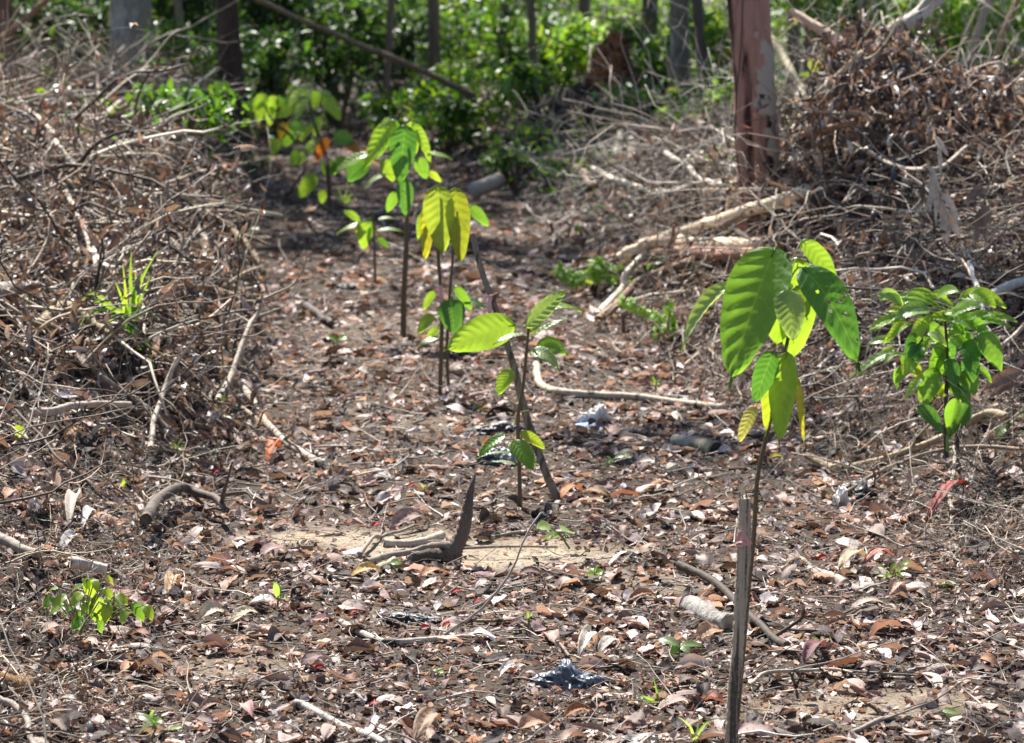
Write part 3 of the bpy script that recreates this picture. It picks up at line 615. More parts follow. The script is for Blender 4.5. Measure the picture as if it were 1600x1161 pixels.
# ================================================================== OBJECTS
def at(q, Yd=None, lift=0.):
    """(px,py) on the ground, (px,py,Y) at depth Y"""
    if len(q) == 3: return W(q[0], q[1], q[2])
    g = G(q[0], q[1], lift); return g
def atb(q, lift=0.):
    """as at(), but resting on top of the brush rather than inside it"""
    d = ray(q[0], q[1]); t = _ys/d.y; z = H0+d.z*t; x = d.x*t
    g = hgt(x, _ys)+lift+.85*np.maximum(hl(x, _ys), hr(x, _ys)); k = int(np.argmax(z <= g)); yb = _ys[k] if z[k] <= g[k] else 59.
    Yq = min(q[2], yb) if len(q) == 3 else yb
    return W(q[0], q[1], Yq)
# ---- fallen branches, poles, sticks: (label, colour, radius px start, end, points, side twigs)
BK = 'fallen branches lying on the clearing floor'
C_P, C_G, C_B, C_D, C_R = (.36, .30, .24), (.24, .20, .165), (.20, .15, .11), (.075, .058, .048), (.30, .16, .10)
def branch(label, col, r0, r1, pts, lift=.01, kids=0, name='fallen_branch', cat='branch', mat='stick', wob=.02, group=BK, sides=9, kl=.25):
    P_ = [atb(q, lift) for q in pts]; b = P_[0]; Ym = sum(p.y for p in P_)/len(P_)
    a = Acc(); r0 = 1.2*r0/S(Ym); r1 = 1.2*r1/S(Ym); Lt = sum((P_[i+1]-P_[i]).length for i in range(len(P_)-1))
    c_ = limb(a, P_, r0, r1, np.array(col)*1.12, sides, int(min(170, max(16, Lt/(.9*r0)))), wob, .16, .04)
    for k in range(kids):
        i = random.randint(len(c_)//4, len(c_)-4); d = c_[i+2]-c_[i]; d = d/np.linalg.norm(d)
        d = d+rng.normal(0, .6, 3); L_ = kl*random.uniform(.4, 1.)
        q = c_[i]; m_ = q+d*L_*.5+rng.normal(0, .02, 3); e_ = q+d*L_+np.array([0, 0, .02])
        limb(a, [q, m_, e_], (r0+r1)/2*.55, r1*.35, col, 5, 10, .02)
    o = a.build(name, M[mat], None, b); return tag(o, label, cat, group)
for args in [
 ('long thin pole leaning diagonally across the top of the view', (.18, .13, .08), 3.4, 4.5, [(355, -20, 20), (520, 52, 20.5), (640, 102, 21), (742, 150, 21.5)], 0, 2),
 ('pole stuck in the left heap, slanting down from the upper left', C_P, 4, 4, [(30, 155, 14), (75, 205, 13.6), (122, 268, 13.2)], 0, 0),
 ('short pale stick upright in the left heap below the slanting pole', C_P, 4, 3, [(104, 300, 12), (128, 352, 11.8), (152, 420, 11.6)], 0, 0),
 ('thick brown bough arching over the left heap towards the path', (.20, .14, .08), 6, 5, [(215, 262, 13.4), (270, 300, 13.2), (340, 345, 13), (385, 380, 12.8), (412, 428, 12.6)], 0, 2),
 ('pale crooked branch hanging under the thick brown bough', C_P, 4.5, 3, [(215, 318, 12.8), (250, 308, 12.7), (295, 335, 12.6), (318, 372, 12.4), (318, 402, 12.2)], 0, 2),
 ('white bleached branch curving behind the grass tuft', (.60, .54, .46), 3, 4, [(138, 372, 11.4), (160, 412, 11.2), (205, 425, 11), (255, 450, 10.8), (228, 470, 10.8), (222, 520, 10.7)], 0, 3),
 ('mossy brown bough lying left of the grass tuft', (.22, .17, .09), 10, 5, [(62, 510, 10.2), (95, 478, 10.2), (135, 492, 10.1), (172, 520, 10)], 0, 1),
 ('dark forked twig leaning at the left edge', C_D, 3.5, 2.5, [(20, 310, 11.4), (48, 400, 11), (62, 450, 10.8), (72, 512, 10.6)], 0, 3),
 ('thick grey stump end of branch at the left edge', (.32, .27, .23), 10, 9, [(-10, 455, 10.6), (30, 450, 10.6), (65, 452, 10.5)], 0, 0),
 ('straight peeled stick lying level on the left bank', (.36, .28, .23), 6, 4, [(45, 644), (118, 636), (198, 634)], .02, 0),
 ('pale stick slanting up out of the left bank by the round green sprout', C_P, 4, 3, [(235, 700), (252, 620, 8.7), (272, 560, 8.8)], 0, 2),
 ('long grey stem leaning over the edge of the left heap', C_G, 4, 3, [(268, 677), (222, 632, 8.9), (158, 588, 9.2)], 0, 2),
 ('upright forked dead branch at the edge of the path, left side', C_P, 5, 2, [(340, 625), (362, 585, 9.6), (388, 520, 9.8), (398, 498, 9.9), (410, 452, 9.9)], 0, 5),
 ('bare bent twig rising beside the upright forked branch', C_B, 4, 2, [(330, 560, 9.9), (305, 480, 10), (278, 420, 10.2)], 0, 3),
 ('dark upright stem standing in the left heap', C_D, 3, 2, [(362, 580, 9.8), (372, 500, 9.9), (377, 440, 10)], 0, 1),
 ('long pale root running down from the left heap to the path', C_P, 6, 4, [(330, 560), (380, 615), (430, 675), (500, 722)], .02, 3),
 ('dark root arching out of the left bank', (.10, .075, .06), 9, 4, [(228, 812), (252, 775), (290, 762), (330, 780), (352, 800)], .05, 3),
 ('grey branch lying at the left edge above the yellow green seedling', C_G, 8, 6, [(-10, 838), (60, 866)], .02, 0),
 ('thin dark twig leaning over the near left bank', C_D, 2, 2, [(24, 640, 8.4), (100, 722), (165, 780)], .02, 1),
 ('pale fat stick segment on the left bank by brown leaves', (.46, .38, .31), 9, 8, [(110, 878), (168, 890)], .02, 0),
 ('grey pole leaning in from the lower left corner', C_G, 5, 4, [(-10, 1085), (30, 1120), (62, 1175)], .03, 0),
 ('smooth curved grey stick across the foreground litter', (.34, .29, .25), 5, 3.5, [(532, 972), (570, 990), (610, 1003), (690, 999), (778, 982)], .008, 1),
 ('grey stick end poking in at the bottom edge', (.36, .32, .28), 6, 5, [(462, 1098), (530, 1128), (600, 1165)], .01, 0),
 ('long thin stick lying beside the orange leaf on the path', C_G, 3.5, 3, [(500, 900), (600, 908), (700, 912), (790, 925)], .008, 1),
 ('sticks end jutting right of the curved grey stick', C_B, 2.5, 2, [(745, 970), (820, 975), (862, 1000), (885, 1028)], .01, 0),
 ('dark crooked bough leaning behind the front stake', (.055, .04, .03), 6, 5, [(1060, 882), (1110, 905), (1160, 950), (1195, 985), (1228, 1010)], .02, 4),
 ('thick smooth grey log lying right of the front stake', (.26, .22, .18), 8, 10, [(1238, 873), (1268, 888), (1300, 908), (1340, 922), (1366, 922)], .0, 0),
 ('pale forked twig standing before the low mound of roots', C_P, 3, 2, [(1170, 1070), (1205, 1052), (1270, 1045), (1330, 1055)], .02, 3),
 ('bent bare branch along the lower right sand', C_G, 4, 3, [(1330, 1145), (1375, 1125), (1420, 1118), (1500, 1130)], .01, 2),
 ('curved brown bough below the leafy right shrub', (.30, .22, .14), 5, 5, [(1262, 712), (1310, 727), (1370, 718), (1430, 700), (1480, 680)], .02, 1),
 ('short brown bough beside the three leaved seedling', (.26, .2, .13), 6, 6, [(1505, 662), (1540, 648), (1575, 650)], .02, 0),
 ('long thin rod from the right shrub to the red leaf', C_B, 3, 2.5, [(1320, 770), (1395, 728), (1500, 700), (1600, 705)], .03, 2),
 ('pale vertical stick standing under the right shrub', C_P, 3, 3, [(1487, 830), (1486, 770, 8.3), (1489, 702, 8.4)], 0, 0),
 ('long curved vine lying behind the leaning stake', (.42, .34, .26), 6, 4, [(838, 570), (845, 600), (880, 612), (960, 618), (1060, 628), (1130, 635)], .015, 1),
 ('weathered forked branch with pale broken end on right bank', (.62, .48, .34), 9, 9, [(968, 406, 13), (1010, 382, 13), (1080, 380, 13), (1185, 384, 12.9)], 0, 2),
 ('thick pale bough rising to the right behind the forked branch', (.56, .46, .34), 7, 9, [(1020, 378, 13.4), (1100, 350, 13.3), (1180, 325, 13.1), (1262, 298, 12.8)], 0, 3),
 ('reddish bough under the thick pale bough', C_R, 9, 7, [(1010, 400, 13.3), (1090, 395, 13.2), (1200, 398, 13)], 0, 1),
 ('straight bleached prop leaning below the weathered forked branch', (.60, .52, .42), 5, 5, [(932, 492), (965, 455, 12.8), (985, 425, 12.9), (1010, 395, 13)], 0, 0),
 ('brown slanting bough behind the bleached prop', (.24, .15, .10), 6, 5, [(935, 500), (1000, 440, 12.8), (1080, 408, 12.6)], 0, 1),
 ('low dark branch parallel to the pale bough', C_B, 4, 3, [(870, 432), (930, 415, 13.6), (1010, 395, 13.6)], 0, 2),
 ('grey stick reaching out of the right heap beside the leafy shrub', (.50, .46, .41), 7, 6, [(1548, 462, 9.8), (1585, 445, 9.8), (1620, 436, 9.8)], 0, 0),
 ('bleached crooked twig behind the leafy right shrub', (.66, .60, .54), 3.5, 3, [(1515, 410, 10), (1532, 460, 9.8), (1540, 500, 9.7), (1546, 530, 9.6)], 0, 1),
 ('pale twig slanting right of the leafy shrub', C_P, 3, 3, [(1562, 542, 9), (1590, 520, 9.1), (1612, 500, 9.1)], 0, 0),
 ('pale bare branch leaning above the tall leaf heap, left of the pair', (.40, .30, .22), 6, 9, [(1236, 18, 12.6), (1280, 45, 12.5), (1325, 72, 12.4), (1362, 92, 12.3)], 0, 1),
 ('thick grey branch slanting up right above the leaf heap', (.42, .37, .32), 9, 11, [(1372, 62, 12.5), (1410, 40, 12.5), (1450, 10, 12.6), (1490, -25, 12.7)], 0, 1),
 ('thin bare pole leaning right near the upper right corner', (.34, .27, .20), 6, 6, [(1503, 108, 16), (1528, 50, 16), (1552, -15, 16)], 0, 0),
 ('brown knotty pole at the upper right corner', (.28, .18, .11), 4, 4, [(1548, 110, 15), (1570, 50, 15), (1592, -12, 15)], 0, 0),
 ('pale branch leaning between the tree trunks and leaf heap', (.38, .32, .2), 6, 5, [(1190, 40, 17), (1225, 95, 16.6), (1258, 155, 16.2)], 0, 0),
 ('thin straight twig crossing in front of the tall leaf heap', (.46, .38, .27), 3, 3, [(1225, 205, 12), (1270, 150, 11.9), (1350, 82, 11.8)], 0, 2),
 ('pale dry stick pointing left out of the leaf heap', C_P, 3.5, 2.5, [(1330, 225, 11.5), (1390, 255, 11.4), (1460, 262, 11.4), (1510, 228, 11.4)], 0, 2),
 ('brown broken stub upright in the tall leaf heap', (.20, .11, .07), 7, 6, [(1300, 208, 11.8), (1308, 160, 11.8), (1318, 118, 11.8)], 0, 0),
 ('reddish broken bough lying in the tall leaf heap', (.24, .13, .08), 5, 5, [(1262, 210, 11.7), (1300, 200, 11.6), (1335, 192, 11.6)], 0, 0),
 ('dark twisted root curving before the straight grey trunk', (.16, .12, .08), 6, 5, [(988, 252), (988, 212, 18.5), (1030, 202, 18.5), (1075, 186, 18.5), (1118, 205, 18.5)], 0, 1),
 ('pale yellowish curved log piece near the twisted root', (.42, .36, .18), 8, 8, [(928, 238, 19), (945, 248, 18.8), (957, 262, 18.6)], 0, 0),
 ('white upright bone like branch beside the twisted root', (.60, .50, .36), 5, 7, [(978, 202, 18.6), (966, 222, 18.6), (966, 248, 18.6)], 0, 0),
 ('brown bough sloping down from the debris to the path', (.25, .17, .12), 6, 5, [(850, 252), (890, 255), (930, 290)], .05, 1),
 ('pale vine trailing over the right brush', (.55, .48, .38), 4, 3, [(925, 262), (975, 285), (1030, 300), (1100, 285)], .08, 3),
 ('pale forked vine before the red barked tree', (.56, .50, .42), 4, 3, [(1040, 238), (1075, 262), (1105, 285), (1150, 282)], .10, 3),
 ('grey stick lying across the shaded far path', (.36, .33, .3), 5, 4, [(376, 158, 25), (412, 132, 25)], 0, 0),
 ('yellow green vine stem hanging at the dark brown trunk', (.20, .22, .05), 3, 3, [(338, 60, 22), (332, 100, 22), (326, 130, 22)], 0, 0),
 ('reddish bough slanting in at the upper left corner', (.26, .14, .09), 5, 4, [(-10, 68, 21), (35, 35, 21), (80, -8, 21)], 0, 0),
 ('pale bough across the upper left heap', (.44, .36, .3), 4, 3, [(0, 118, 18), (40, 95, 18), (62, 86, 18)], 0, 1),
 ('pale stick slanting up from the left heap toward the grey trunk', C_P, 3.5, 3, [(150, 190, 16), (190, 160, 16), (222, 142, 16)], 0, 1),
 ('short black rotten stick lying on the middle path', C_D, 6, 4, [(478, 478), (500, 492), (518, 506)], .02, 0),
 ('thin leaning stick by the shaded sapling, left of the path', C_P, 3, 2, [(448, 305), (478, 262, 16)], .02, 0)]:
    label, col, r0, r1, pts, lift, kids = args
    branch(label, col, r0, r1, pts, lift, kids)

# ---- logs with their own ends
def log(label, pts, r0, r1, col, lift, end=(.45, .36, .26), mat='bark', hollow=False, cat='log'):
    P_ = [at(q, lift=lift) for q in pts]; b = P_[0]; e = empty('log', b, label, cat, 'log pieces lying in the litter'); Ym = b.y
    a = Acc(); c_ = limb(a, P_, r0/S(Ym), r1/S(Ym), np.array(col)*.55, 22, 60, .02, .14, .01); a.build('bark', M[mat], e, b)
    for k, (q, q2, r) in enumerate([(c_[0], c_[1], r0), (c_[-1], c_[-2], r1)]):
        r = r/S(Ym); d = (q-q2)/np.linalg.norm(q-q2); u = np.cross(d, [0, 0, 1.]); u /= np.linalg.norm(u); v = np.cross(d, u)
        rr = np.linspace(0.02, .96, 6); th = np.arange(18)*2*np.pi/18; V = []
        for i, x in enumerate(rr):
            dep = (-.9*r*(1-x*x) if hollow else (.004+random.uniform(-.002, .002)))
            for t_ in th: V.append(q+d*(.003+dep)+(u*math.cos(t_)+v*math.sin(t_))*r*x*(1+.06*(rng.random()-.5)))
        f = [[i*18+j, i*18+(j+1) % 18, (i+1)*18+(j+1) % 18, (i+1)*18+j] for i in range(5) for j in range(18)]
        ea = Acc(); ea.add(V, f, end); ea.build('cut_end', M['rot'], e, b)
log('whitish barked log stub lying just left of the front stake', [(1078, 945), (1110, 962), (1142, 978)], 17, 15, (.50, .46, .42), .012)
log('moss green log stub with charred end on the right of the path', [(1055, 690), (1085, 697), (1118, 705)], 12, 14, (.40, .36, .27), .012, (.04, .03, .025))
log('hollow curled bark tube at the left edge of the left heap', [(22, 592, 9.7), (40, 575, 9.8), (62, 548, 10)], 17, 17, (.42, .36, .27), 0, (.02, .017, .014), hollow=True)
log('second brown hollow log above the curled bark tube', [(50, 575, 9.9), (75, 535, 10)], 14, 12, (.24, .20, .12), 0, (.05, .04, .03), hollow=True)
log('orange rotten chunk of wood at the lower left edge', [(-18, 1068), (22, 1072), (48, 1070)], 22, 17, (.50, .28, .14), .02, (.55, .33, .18), 'rot')
log('pale half buried log with black shadow side beside far weeds', [(735, 302, 17.4), (758, 292, 17.4), (782, 278, 17.5)], 13, 10, (.55, .47, .38), 0)

# ---- dead root stump in the middle of the path
b = at((700, 878)); e = empty('root_stump', b, 'dark upright dead root with splayed base beside the pale sand', 'stump')
Yb = b.y; px_ = lambda x, y, dy=0.: W(x, y, Yb+dy)
a = Acc(); limb(a, [px_(706, 886), px_(708, 862), px_(722, 835), px_(731, 800), px_(736, 770), px_(744, 741)], [20/S(Yb)*.7, 17/S(Yb), 12/S(Yb), 10.5/S(Yb), 8/S(Yb), 5/S(Yb), .8/S(Yb)], 0, (.11, .085, .07), 12, 70, .006, .28, .03)
a.build('spike', M['barkdark'], e, b)
a = Acc(); limb(a, [px_(712, 866), px_(690, 868), px_(655, 870), px_(640, 893)], 15/S(Yb), 5/S(Yb), (.10, .08, .06), 8, 40, .03, .3)
limb(a, [px_(712, 870), px_(700, 850), px_(670, 855, .05), px_(640, 866, .05)], 9/S(Yb), 3/S(Yb), (.22, .18, .15), 8, 20, .02, .3); a.build('root', M['barkdark'], e, b)
for pts, r in [([(706, 872), (702, 893), (690, 912)], 5), ([(690, 872), (672, 890), (662, 893)], 4), ([(712, 876), (716, 900), (722, 908)], 4), ([(650, 872), (620, 880), (575, 884)], 5), ([(665, 868), (645, 866), (618, 893)], 3)]:
    a = Acc(); limb(a, [px_(*q) for q in pts], r/S(Yb), 1.2/S(Yb), (.2, .16, .13), 6, 12, .02, .3); a.build('root', M['barkdark'], e, b)
branch('pale chunky bough lying behind the dark dead root', (.36, .30, .24), 6, 6, [(598, 848), (640, 850), (690, 838)], .01, 1)
branch('grey stick left of the dead root with orange leaf below', C_G, 5, 4, [(572, 878), (620, 866), (660, 858)], .02, 1)
branch('green tinged stick end beside the round green sprout near dead root', (.28, .26, .18), 6, 5, [(582, 896), (598, 886), (616, 876)], .01, 0)
branch('thin arched twig on the sand left of the dead root', C_G, 3, 2, [(562, 866), (585, 838), (600, 832), (642, 825)], .02, 1)

# ---- broken orange stump with root plate in the back
b = Vector(W(962, 160, 20.5)); b.z = float(hgt(b.x, b.y)); e = empty('broken_stump', b, 'orange brown splintered stump and dark root mass behind the trunks', 'stump')
Yb = 20.5
a = Acc(); limb(a, [px_(930, 190), px_(952, 140), px_(950, 95), px_(962, 62), px_(958, 48)], [30/S(Yb), 34/S(Yb), 24/S(Yb), 16/S(Yb), 4/S(Yb)], 0, (.30, .13, .065), 16, 70, .08, .55, .2)
limb(a, [px_(985, 190), px_(982, 130), px_(978, 90), px_(982, 55)], [20/S(Yb), 16/S(Yb), 8/S(Yb), 2/S(Yb)], 0, (.16, .08, .045), 12, 50, .08, .5, .2)
a.build('splintered_wood', M['rot'], e, b)
a = Acc(); limb(a, [px_(850, 215, -.6), px_(880, 175, -.2), px_(920, 160), px_(1000, 150, .1)], [8/S(Yb), 16/S(Yb), 26/S(Yb), 34/S(Yb), 22/S(Yb)], 0, (.055, .04, .03), 14, 60, .12, .5)
for k in range(46):
    q = px_(random.uniform(855, 1010), random.uniform(135, 190), -.2); limb(a, [q, q+Vector((random.uniform(-.2, .1), -.15, -.1)), q+Vector((random.uniform(-.4, .2), -.3, random.uniform(-.4, .05)))], .02, .004, (.18, .13, .10), 5, 10, .05)
a.build('root_mass', M['barkdark'], e, b)
for (px, py, lb) in [(745, 118, 'pale splintered root tangle in front of the far bush'), (780, 190, 'bleached root tangle beside the tip of the leaning pole'), (655, 165, 'pale broken stick tangle over the far brush')]:
    Yb = 24.5; b = W(px, py+25, Yb); a = Acc()
    for k in range(11):
        d = Vector((random.uniform(-1, 1), random.uniform(-.5, .3), random.uniform(-.2, .8)))*.22; limb(a, [b, b+d*.5+Vector((0, 0, .03)), b+d], .022, .006, (.52, .42, .30), 6, 10, .06, .3)
    tag(a.build('root_tangle', M['stick'], None, b), lb, 'roots')

# ---- standing stakes and ribbons
def ribbon(name, label, pts, w_, mat, cat='ribbon', loops=None):
    a = Acc(); c_ = cr(pts, 26); T = np.gradient(c_, axis=0); T /= np.linalg.norm(T, axis=1, keepdims=True)
    A = np.cross(T, [0, -1., .25]); A /= np.linalg.norm(A, axis=1, keepdims=True); k = np.linspace(0, 6, 26)
    A = A+np.array([0, 1, 0])*np.sin(k*1.7)[:, None]*.6; A /= np.linalg.norm(A, axis=1, keepdims=True)
    v = np.array([-1, -.5, 0, .5, 1]); V = c_[:, None]+A[:, None]*v[None, :, None]*w_/2+np.array([0, -1, 0])*(.25*w_*(v**2))[None, :, None]
    f = [[i*5+j, i*5+j+1, i*5+j+6, i*5+j+5] for i in range(25) for j in range(4)]
    a.add(V.reshape(-1, 3), f, (1, 1, 1))
    for l_ in (loops or []): 
        V, Fc, U = tubes(cr(l_, 20)[None], np.full((1, 20), w_*.28), 6, .3); a.add(V, Fc, (1, 1, 1), U)
    o = a.build(name, M[mat], None, pts[0]); md = o.modifiers.new('s', 'SOLIDIFY'); md.thickness = .0006
    return tag(o, label, cat)
Y1 = 5.5
b = W(1139, 1178, Y1); a = Acc()
limb(a, [W(1139, 1185, Y1), W(1148, 1080, Y1), W(1156, 960, Y1), W(1161, 860, Y1), W(1163, 778, Y1)], [9/S(Y1), 10.5/S(Y1), 10/S(Y1), 10.5/S(Y1), 9.5/S(Y1)], 0, (.50, .41, .31), 14, 120, .004, .25, .04)
st = empty('stake', b, 'split weathered wooden stake standing upright in the right foreground', 'stake', 'wooden planting stakes')
a.build('shaft', M['stake'], st, b)
a = Acc()
for dx, h_, r in [(-7, 768, 3.5), (-3, 772, 4), (3, 765, 3.5), (7, 778, 3.2)]: limb(a, [W(1163+dx, 792, Y1-.002), W(1163.5+dx, 780, Y1), W(1162+dx, h_, Y1)], r/S(Y1), .8/S(Y1), (.34, .22, .15), 6, 8, .001, .4)
a.build('broken_top', M['stake'], st, b)
ribbon('pink_ribbon', 'faded pink ribbon tied round the upright front stake', [W(1152, 845, Y1-.02), W(1158, 832, Y1-.025), W(1166, 842, Y1-.022), W(1173, 851, Y1-.02)], .008, 'pink',
       loops=[[W(1150, 850, Y1-.005), W(1156, 848, Y1-.018), W(1164, 849, Y1-.02), W(1172, 851, Y1-.014)], [W(1149, 853, Y1-.003), W(1157, 853, Y1-.019), W(1166, 851, Y1-.02), W(1172, 853, Y1-.01)]])
g = at((872, 782)); Y2 = g.y
b = g; a = Acc(); limb(a, [W(x, y, Y2+(782-y)*.0006) for x, y in [(738, 366), (748, 405), (758, 438), (769, 468), (784, 515), (800, 570), (813, 622), (826, 668), (842, 712), (856, 750), (874, 788)]], 4.6/S(Y2), 7/S(Y2), (.25, .195, .15), 12, 110, .01, .2, .05)
st = empty('stake', b, 'long grey stake leaning left across the middle seedling', 'stake', 'wooden planting stakes'); a.build('shaft', M['stake'], st, b)
a = Acc(); limb(a, [W(768, 470, Y2+.18), W(774, 462, Y2+.15), W(778, 460, Y2+.15)], 5/S(Y2), 3/S(Y2), (.22, .12, .08), 7, 8, .001, .3); a.build('knot', M['stake'], st, b)
ribbon('pink_ribbon', 'pale pink ribbon hanging from the leaning grey stake', [W(767, 462, Y2+.16), W(764, 478, Y2+.15), W(766, 492, Y2+.15), W(762, 506, Y2+.15)], .013, 'pink', loops=[[W(760, 464, Y2+.17), W(766, 462, Y2+.15), W(773, 464, Y2+.16)]])
ribbon('yellow_ribbon', 'small yellow ribbon tying the middle seedling stem', [W(812, 642, Y2+.03), W(806, 652, Y2+.03), W(805, 664, Y2+.03)], .007, 'yellow', loops=[[W(806, 646, Y2+.04), W(815, 643, Y2+.03), W(826, 641, Y2+.04)]])

# ---- cocoa seedlings: a stem and each large leaf
GB, GM, GD, GY, GP, YO = (.19, .31, .055), (.12, .245, .05), (.06, .16, .045), (.24, .32, .05), (.21, .31, .15), (.21, .28, .06)
SG = 'planted seedlings in a row along the clearing'
LS = 1.0
def seedling(label, base, stems, leaves, Y0, stemr=4, stemcol=(.11, .085, .05), cat='seedling', name='cocoa_seedling', group=SG, nv=9, wm=1.08, lm=1.):
    b = base; e = empty(name, b, label, cat, group)
    for pts, r0, r1 in stems:
        a = Acc(); limb(a, [W(x, y, Y0+(dy[0] if dy else 0)) if True else 0 for x, y, *dy in pts], r0/S(Y0), r1/S(Y0), stemcol, 8, 12*len(pts), .004, .1); a.build('stem', M['stem'], e, b)
    main = stems[0][0]
    for lf in leaves:
        (x0, y0), (x1, y1), w_, col, dy0, dy1 = lf[:6]; x1 = x0+(x1-x0)*lm; y1 = y0+(y1-y0)*lm; o_ = lf[6] if len(lf) > 6 else {}
        o_ = dict(o_); lb = o_.pop('label', None); pet = o_.pop('pet', None)
        a = Acc(); k = dict(bow=.06, fold=.15, nrm=(random.uniform(-.3, .3), -1, random.uniform(.2, .6)), roll=random.uniform(-.25, .25), veins=nv)
        k.update(o_)
        if pet: k['petiole'] = W(pet[0], pet[1], Y0+(pet[2] if len(pet) > 2 else 0))
        bigleaf(a, W(x0, y0, Y0+dy0), W(x1, y1, Y0+dy1), w_/S(Y0)*wm, np.array(col)*LS, **k)
        o = a.build('leaf', M['green'], e, b)
        if lb: o['label'] = lb
    return e
YA = 5.5
seedling('tall seedling with large hanging green leaves beside the front stake', W(1160, 1180, YA+.03),
 [([(1146, 1180, .04), (1158, 1050, .04), (1168, 930, .04), (1176, 850, .03), (1180, 790, .03), (1185, 742, .02), (1199, 680, .01), (1212, 620), (1228, 545), (1233, 500), (1232, 440), (1232, 395)], 4.5, 2.6)],
 [((1213, 385), (1138, 606), 92, GM, .02, -.10, dict(nrm=(-.25, -1, .35), pet=(1231, 432), bow=.05, fold=.22, pucker=.003, label='largest drooping leaf, deep green with pale veins')),
  ((1246, 403), (1240, 572), 66, GB, .08, .10, dict(nrm=(.1, -1, .5), bow=.04, pet=(1232, 436))),
  ((1222, 436), (1213, 548), 54, GB, .06, .07, dict(nrm=(-.2, -1, .5), pet=(1232, 420))),
  ((1230, 452), (1240, 538), 44, GP, -.07, -.12, dict(nrm=(0, -1, .5), pet=(1232, 446), bow=.05, label='small pale green leaf hanging in front')),
  ((1251, 417), (1346, 580), 66, GD, -.03, -.10, dict(nrm=(.35, -1, .45), holes=7, pet=(1233, 440), bow=.10, label='dark green leaf eaten full of small holes')),
  ((1252, 376), (1312, 446), 30, GB, .06, .06, dict(nrm=(.6, -1, -.1), pet=(1233, 425))),
  ((1150, 444), (1062, 548), 34, GP, .05, .02, dict(nrm=(-.6, -.6, 1.2), bow=.10, fold=.4, pet=(1231, 470), label='narrow leaf seen edge on, sky sheen painted as pale green')),  # silvery reflection of the sky put into the leaf colour
  ((1244, 446), (1262, 500), 30, (.12, .17, .02), .03, .02, dict(pet=(1233, 450))),
  ((1209, 549), (1177, 636), 36, GD, -.02, -.04, dict(nrm=(.4, -1, .4), pet=(1228, 540))),
  ((1212, 552), (1197, 682), 34, GY, .01, 0, dict(nrm=(.3, -1, .2), pet=(1227, 548))),
  ((1229, 549), (1217, 700), 42, GB, -.02, -.03, dict(nrm=(-.3, -1, .2), pet=(1230, 540))),
  ((1181, 634), (1153, 696), 20, (.35, .34, .18), 0, -.02, dict(nrm=(-.3, -1, .3))),
  ((1246, 590), (1257, 700), 10, (.30, .28, .06), -.02, -.03, dict(wave=.12, holes=5, fold=.6, label='shredded yellow remnant of a leaf'))], YA)
g = at((812, 797)); YB = g.y+.02
seedling('young seedling with spread green leaves behind the leaning grey stake', g,
 [([(813, 800), (811, 725), (809, 655), (817, 605), (822, 555), (825, 518), (825, 500)], 3.4, 2)],
 [((806, 508), (692, 549), 52, GB, .01, -.04, dict(nrm=(.05, -1, .25), bow=.05, roll=0, fold=.1, pet=(824, 520), label='broad lime green leaf reaching left across the stake')),
  ((822, 512), (888, 449), 26, GP, -.02, .0, dict(nrm=(-.4, -1, .3), bow=.02)),
  ((824, 496), (910, 486), 24, GB, .06, .08, dict(nrm=(0, -.5, 1), bow=.12)),
  ((829, 526), (886, 497), 11, GB, .0, .02, dict(nrm=(0, -.4, 1), bow=.04)),
  ((828, 520), (862, 488), 9, GB, .0, .04, dict()),
  ((839, 548), (888, 556), 30, GM, .04, .06, dict(nrm=(.3, -.8, .7), bow=.20)),
  ((827, 551), (876, 580), 26, GP, -.04, -.08, dict(nrm=(.2, -.8, .9), bow=.16)),
  ((800, 577), (776, 620), 24, GB, .0, -.02, dict(nrm=(-.3, -1, .3), pet=(822, 560))),
  ((818, 522), (770, 538), 13, GP, -.03, -.06, dict(nrm=(0, -.4, 1))),
  ((799, 688), (836, 738), 32, GM, -.05, -.11, dict(nrm=(.4, -1, .6), pet=(809, 680), pucker=.005)),
  ((790, 679), (745, 716), 20, GM, .0, -.04, dict(nrm=(-.3, -.7, .9), pet=(809, 682))),
  ((800, 708), (745, 716), 10, GP, .0, -.05, dict(nrm=(0, -.3, 1))),
  ((806, 726), (765, 722), 10, GP, .02, .03, dict(nrm=(0, -.3, 1))),
  ((812, 676), (855, 704), 17, GY, .02, .04, dict(nrm=(.3, -1, .5), pet=(810, 680)))], YB)
g = at((690, 618)); YC = g.y
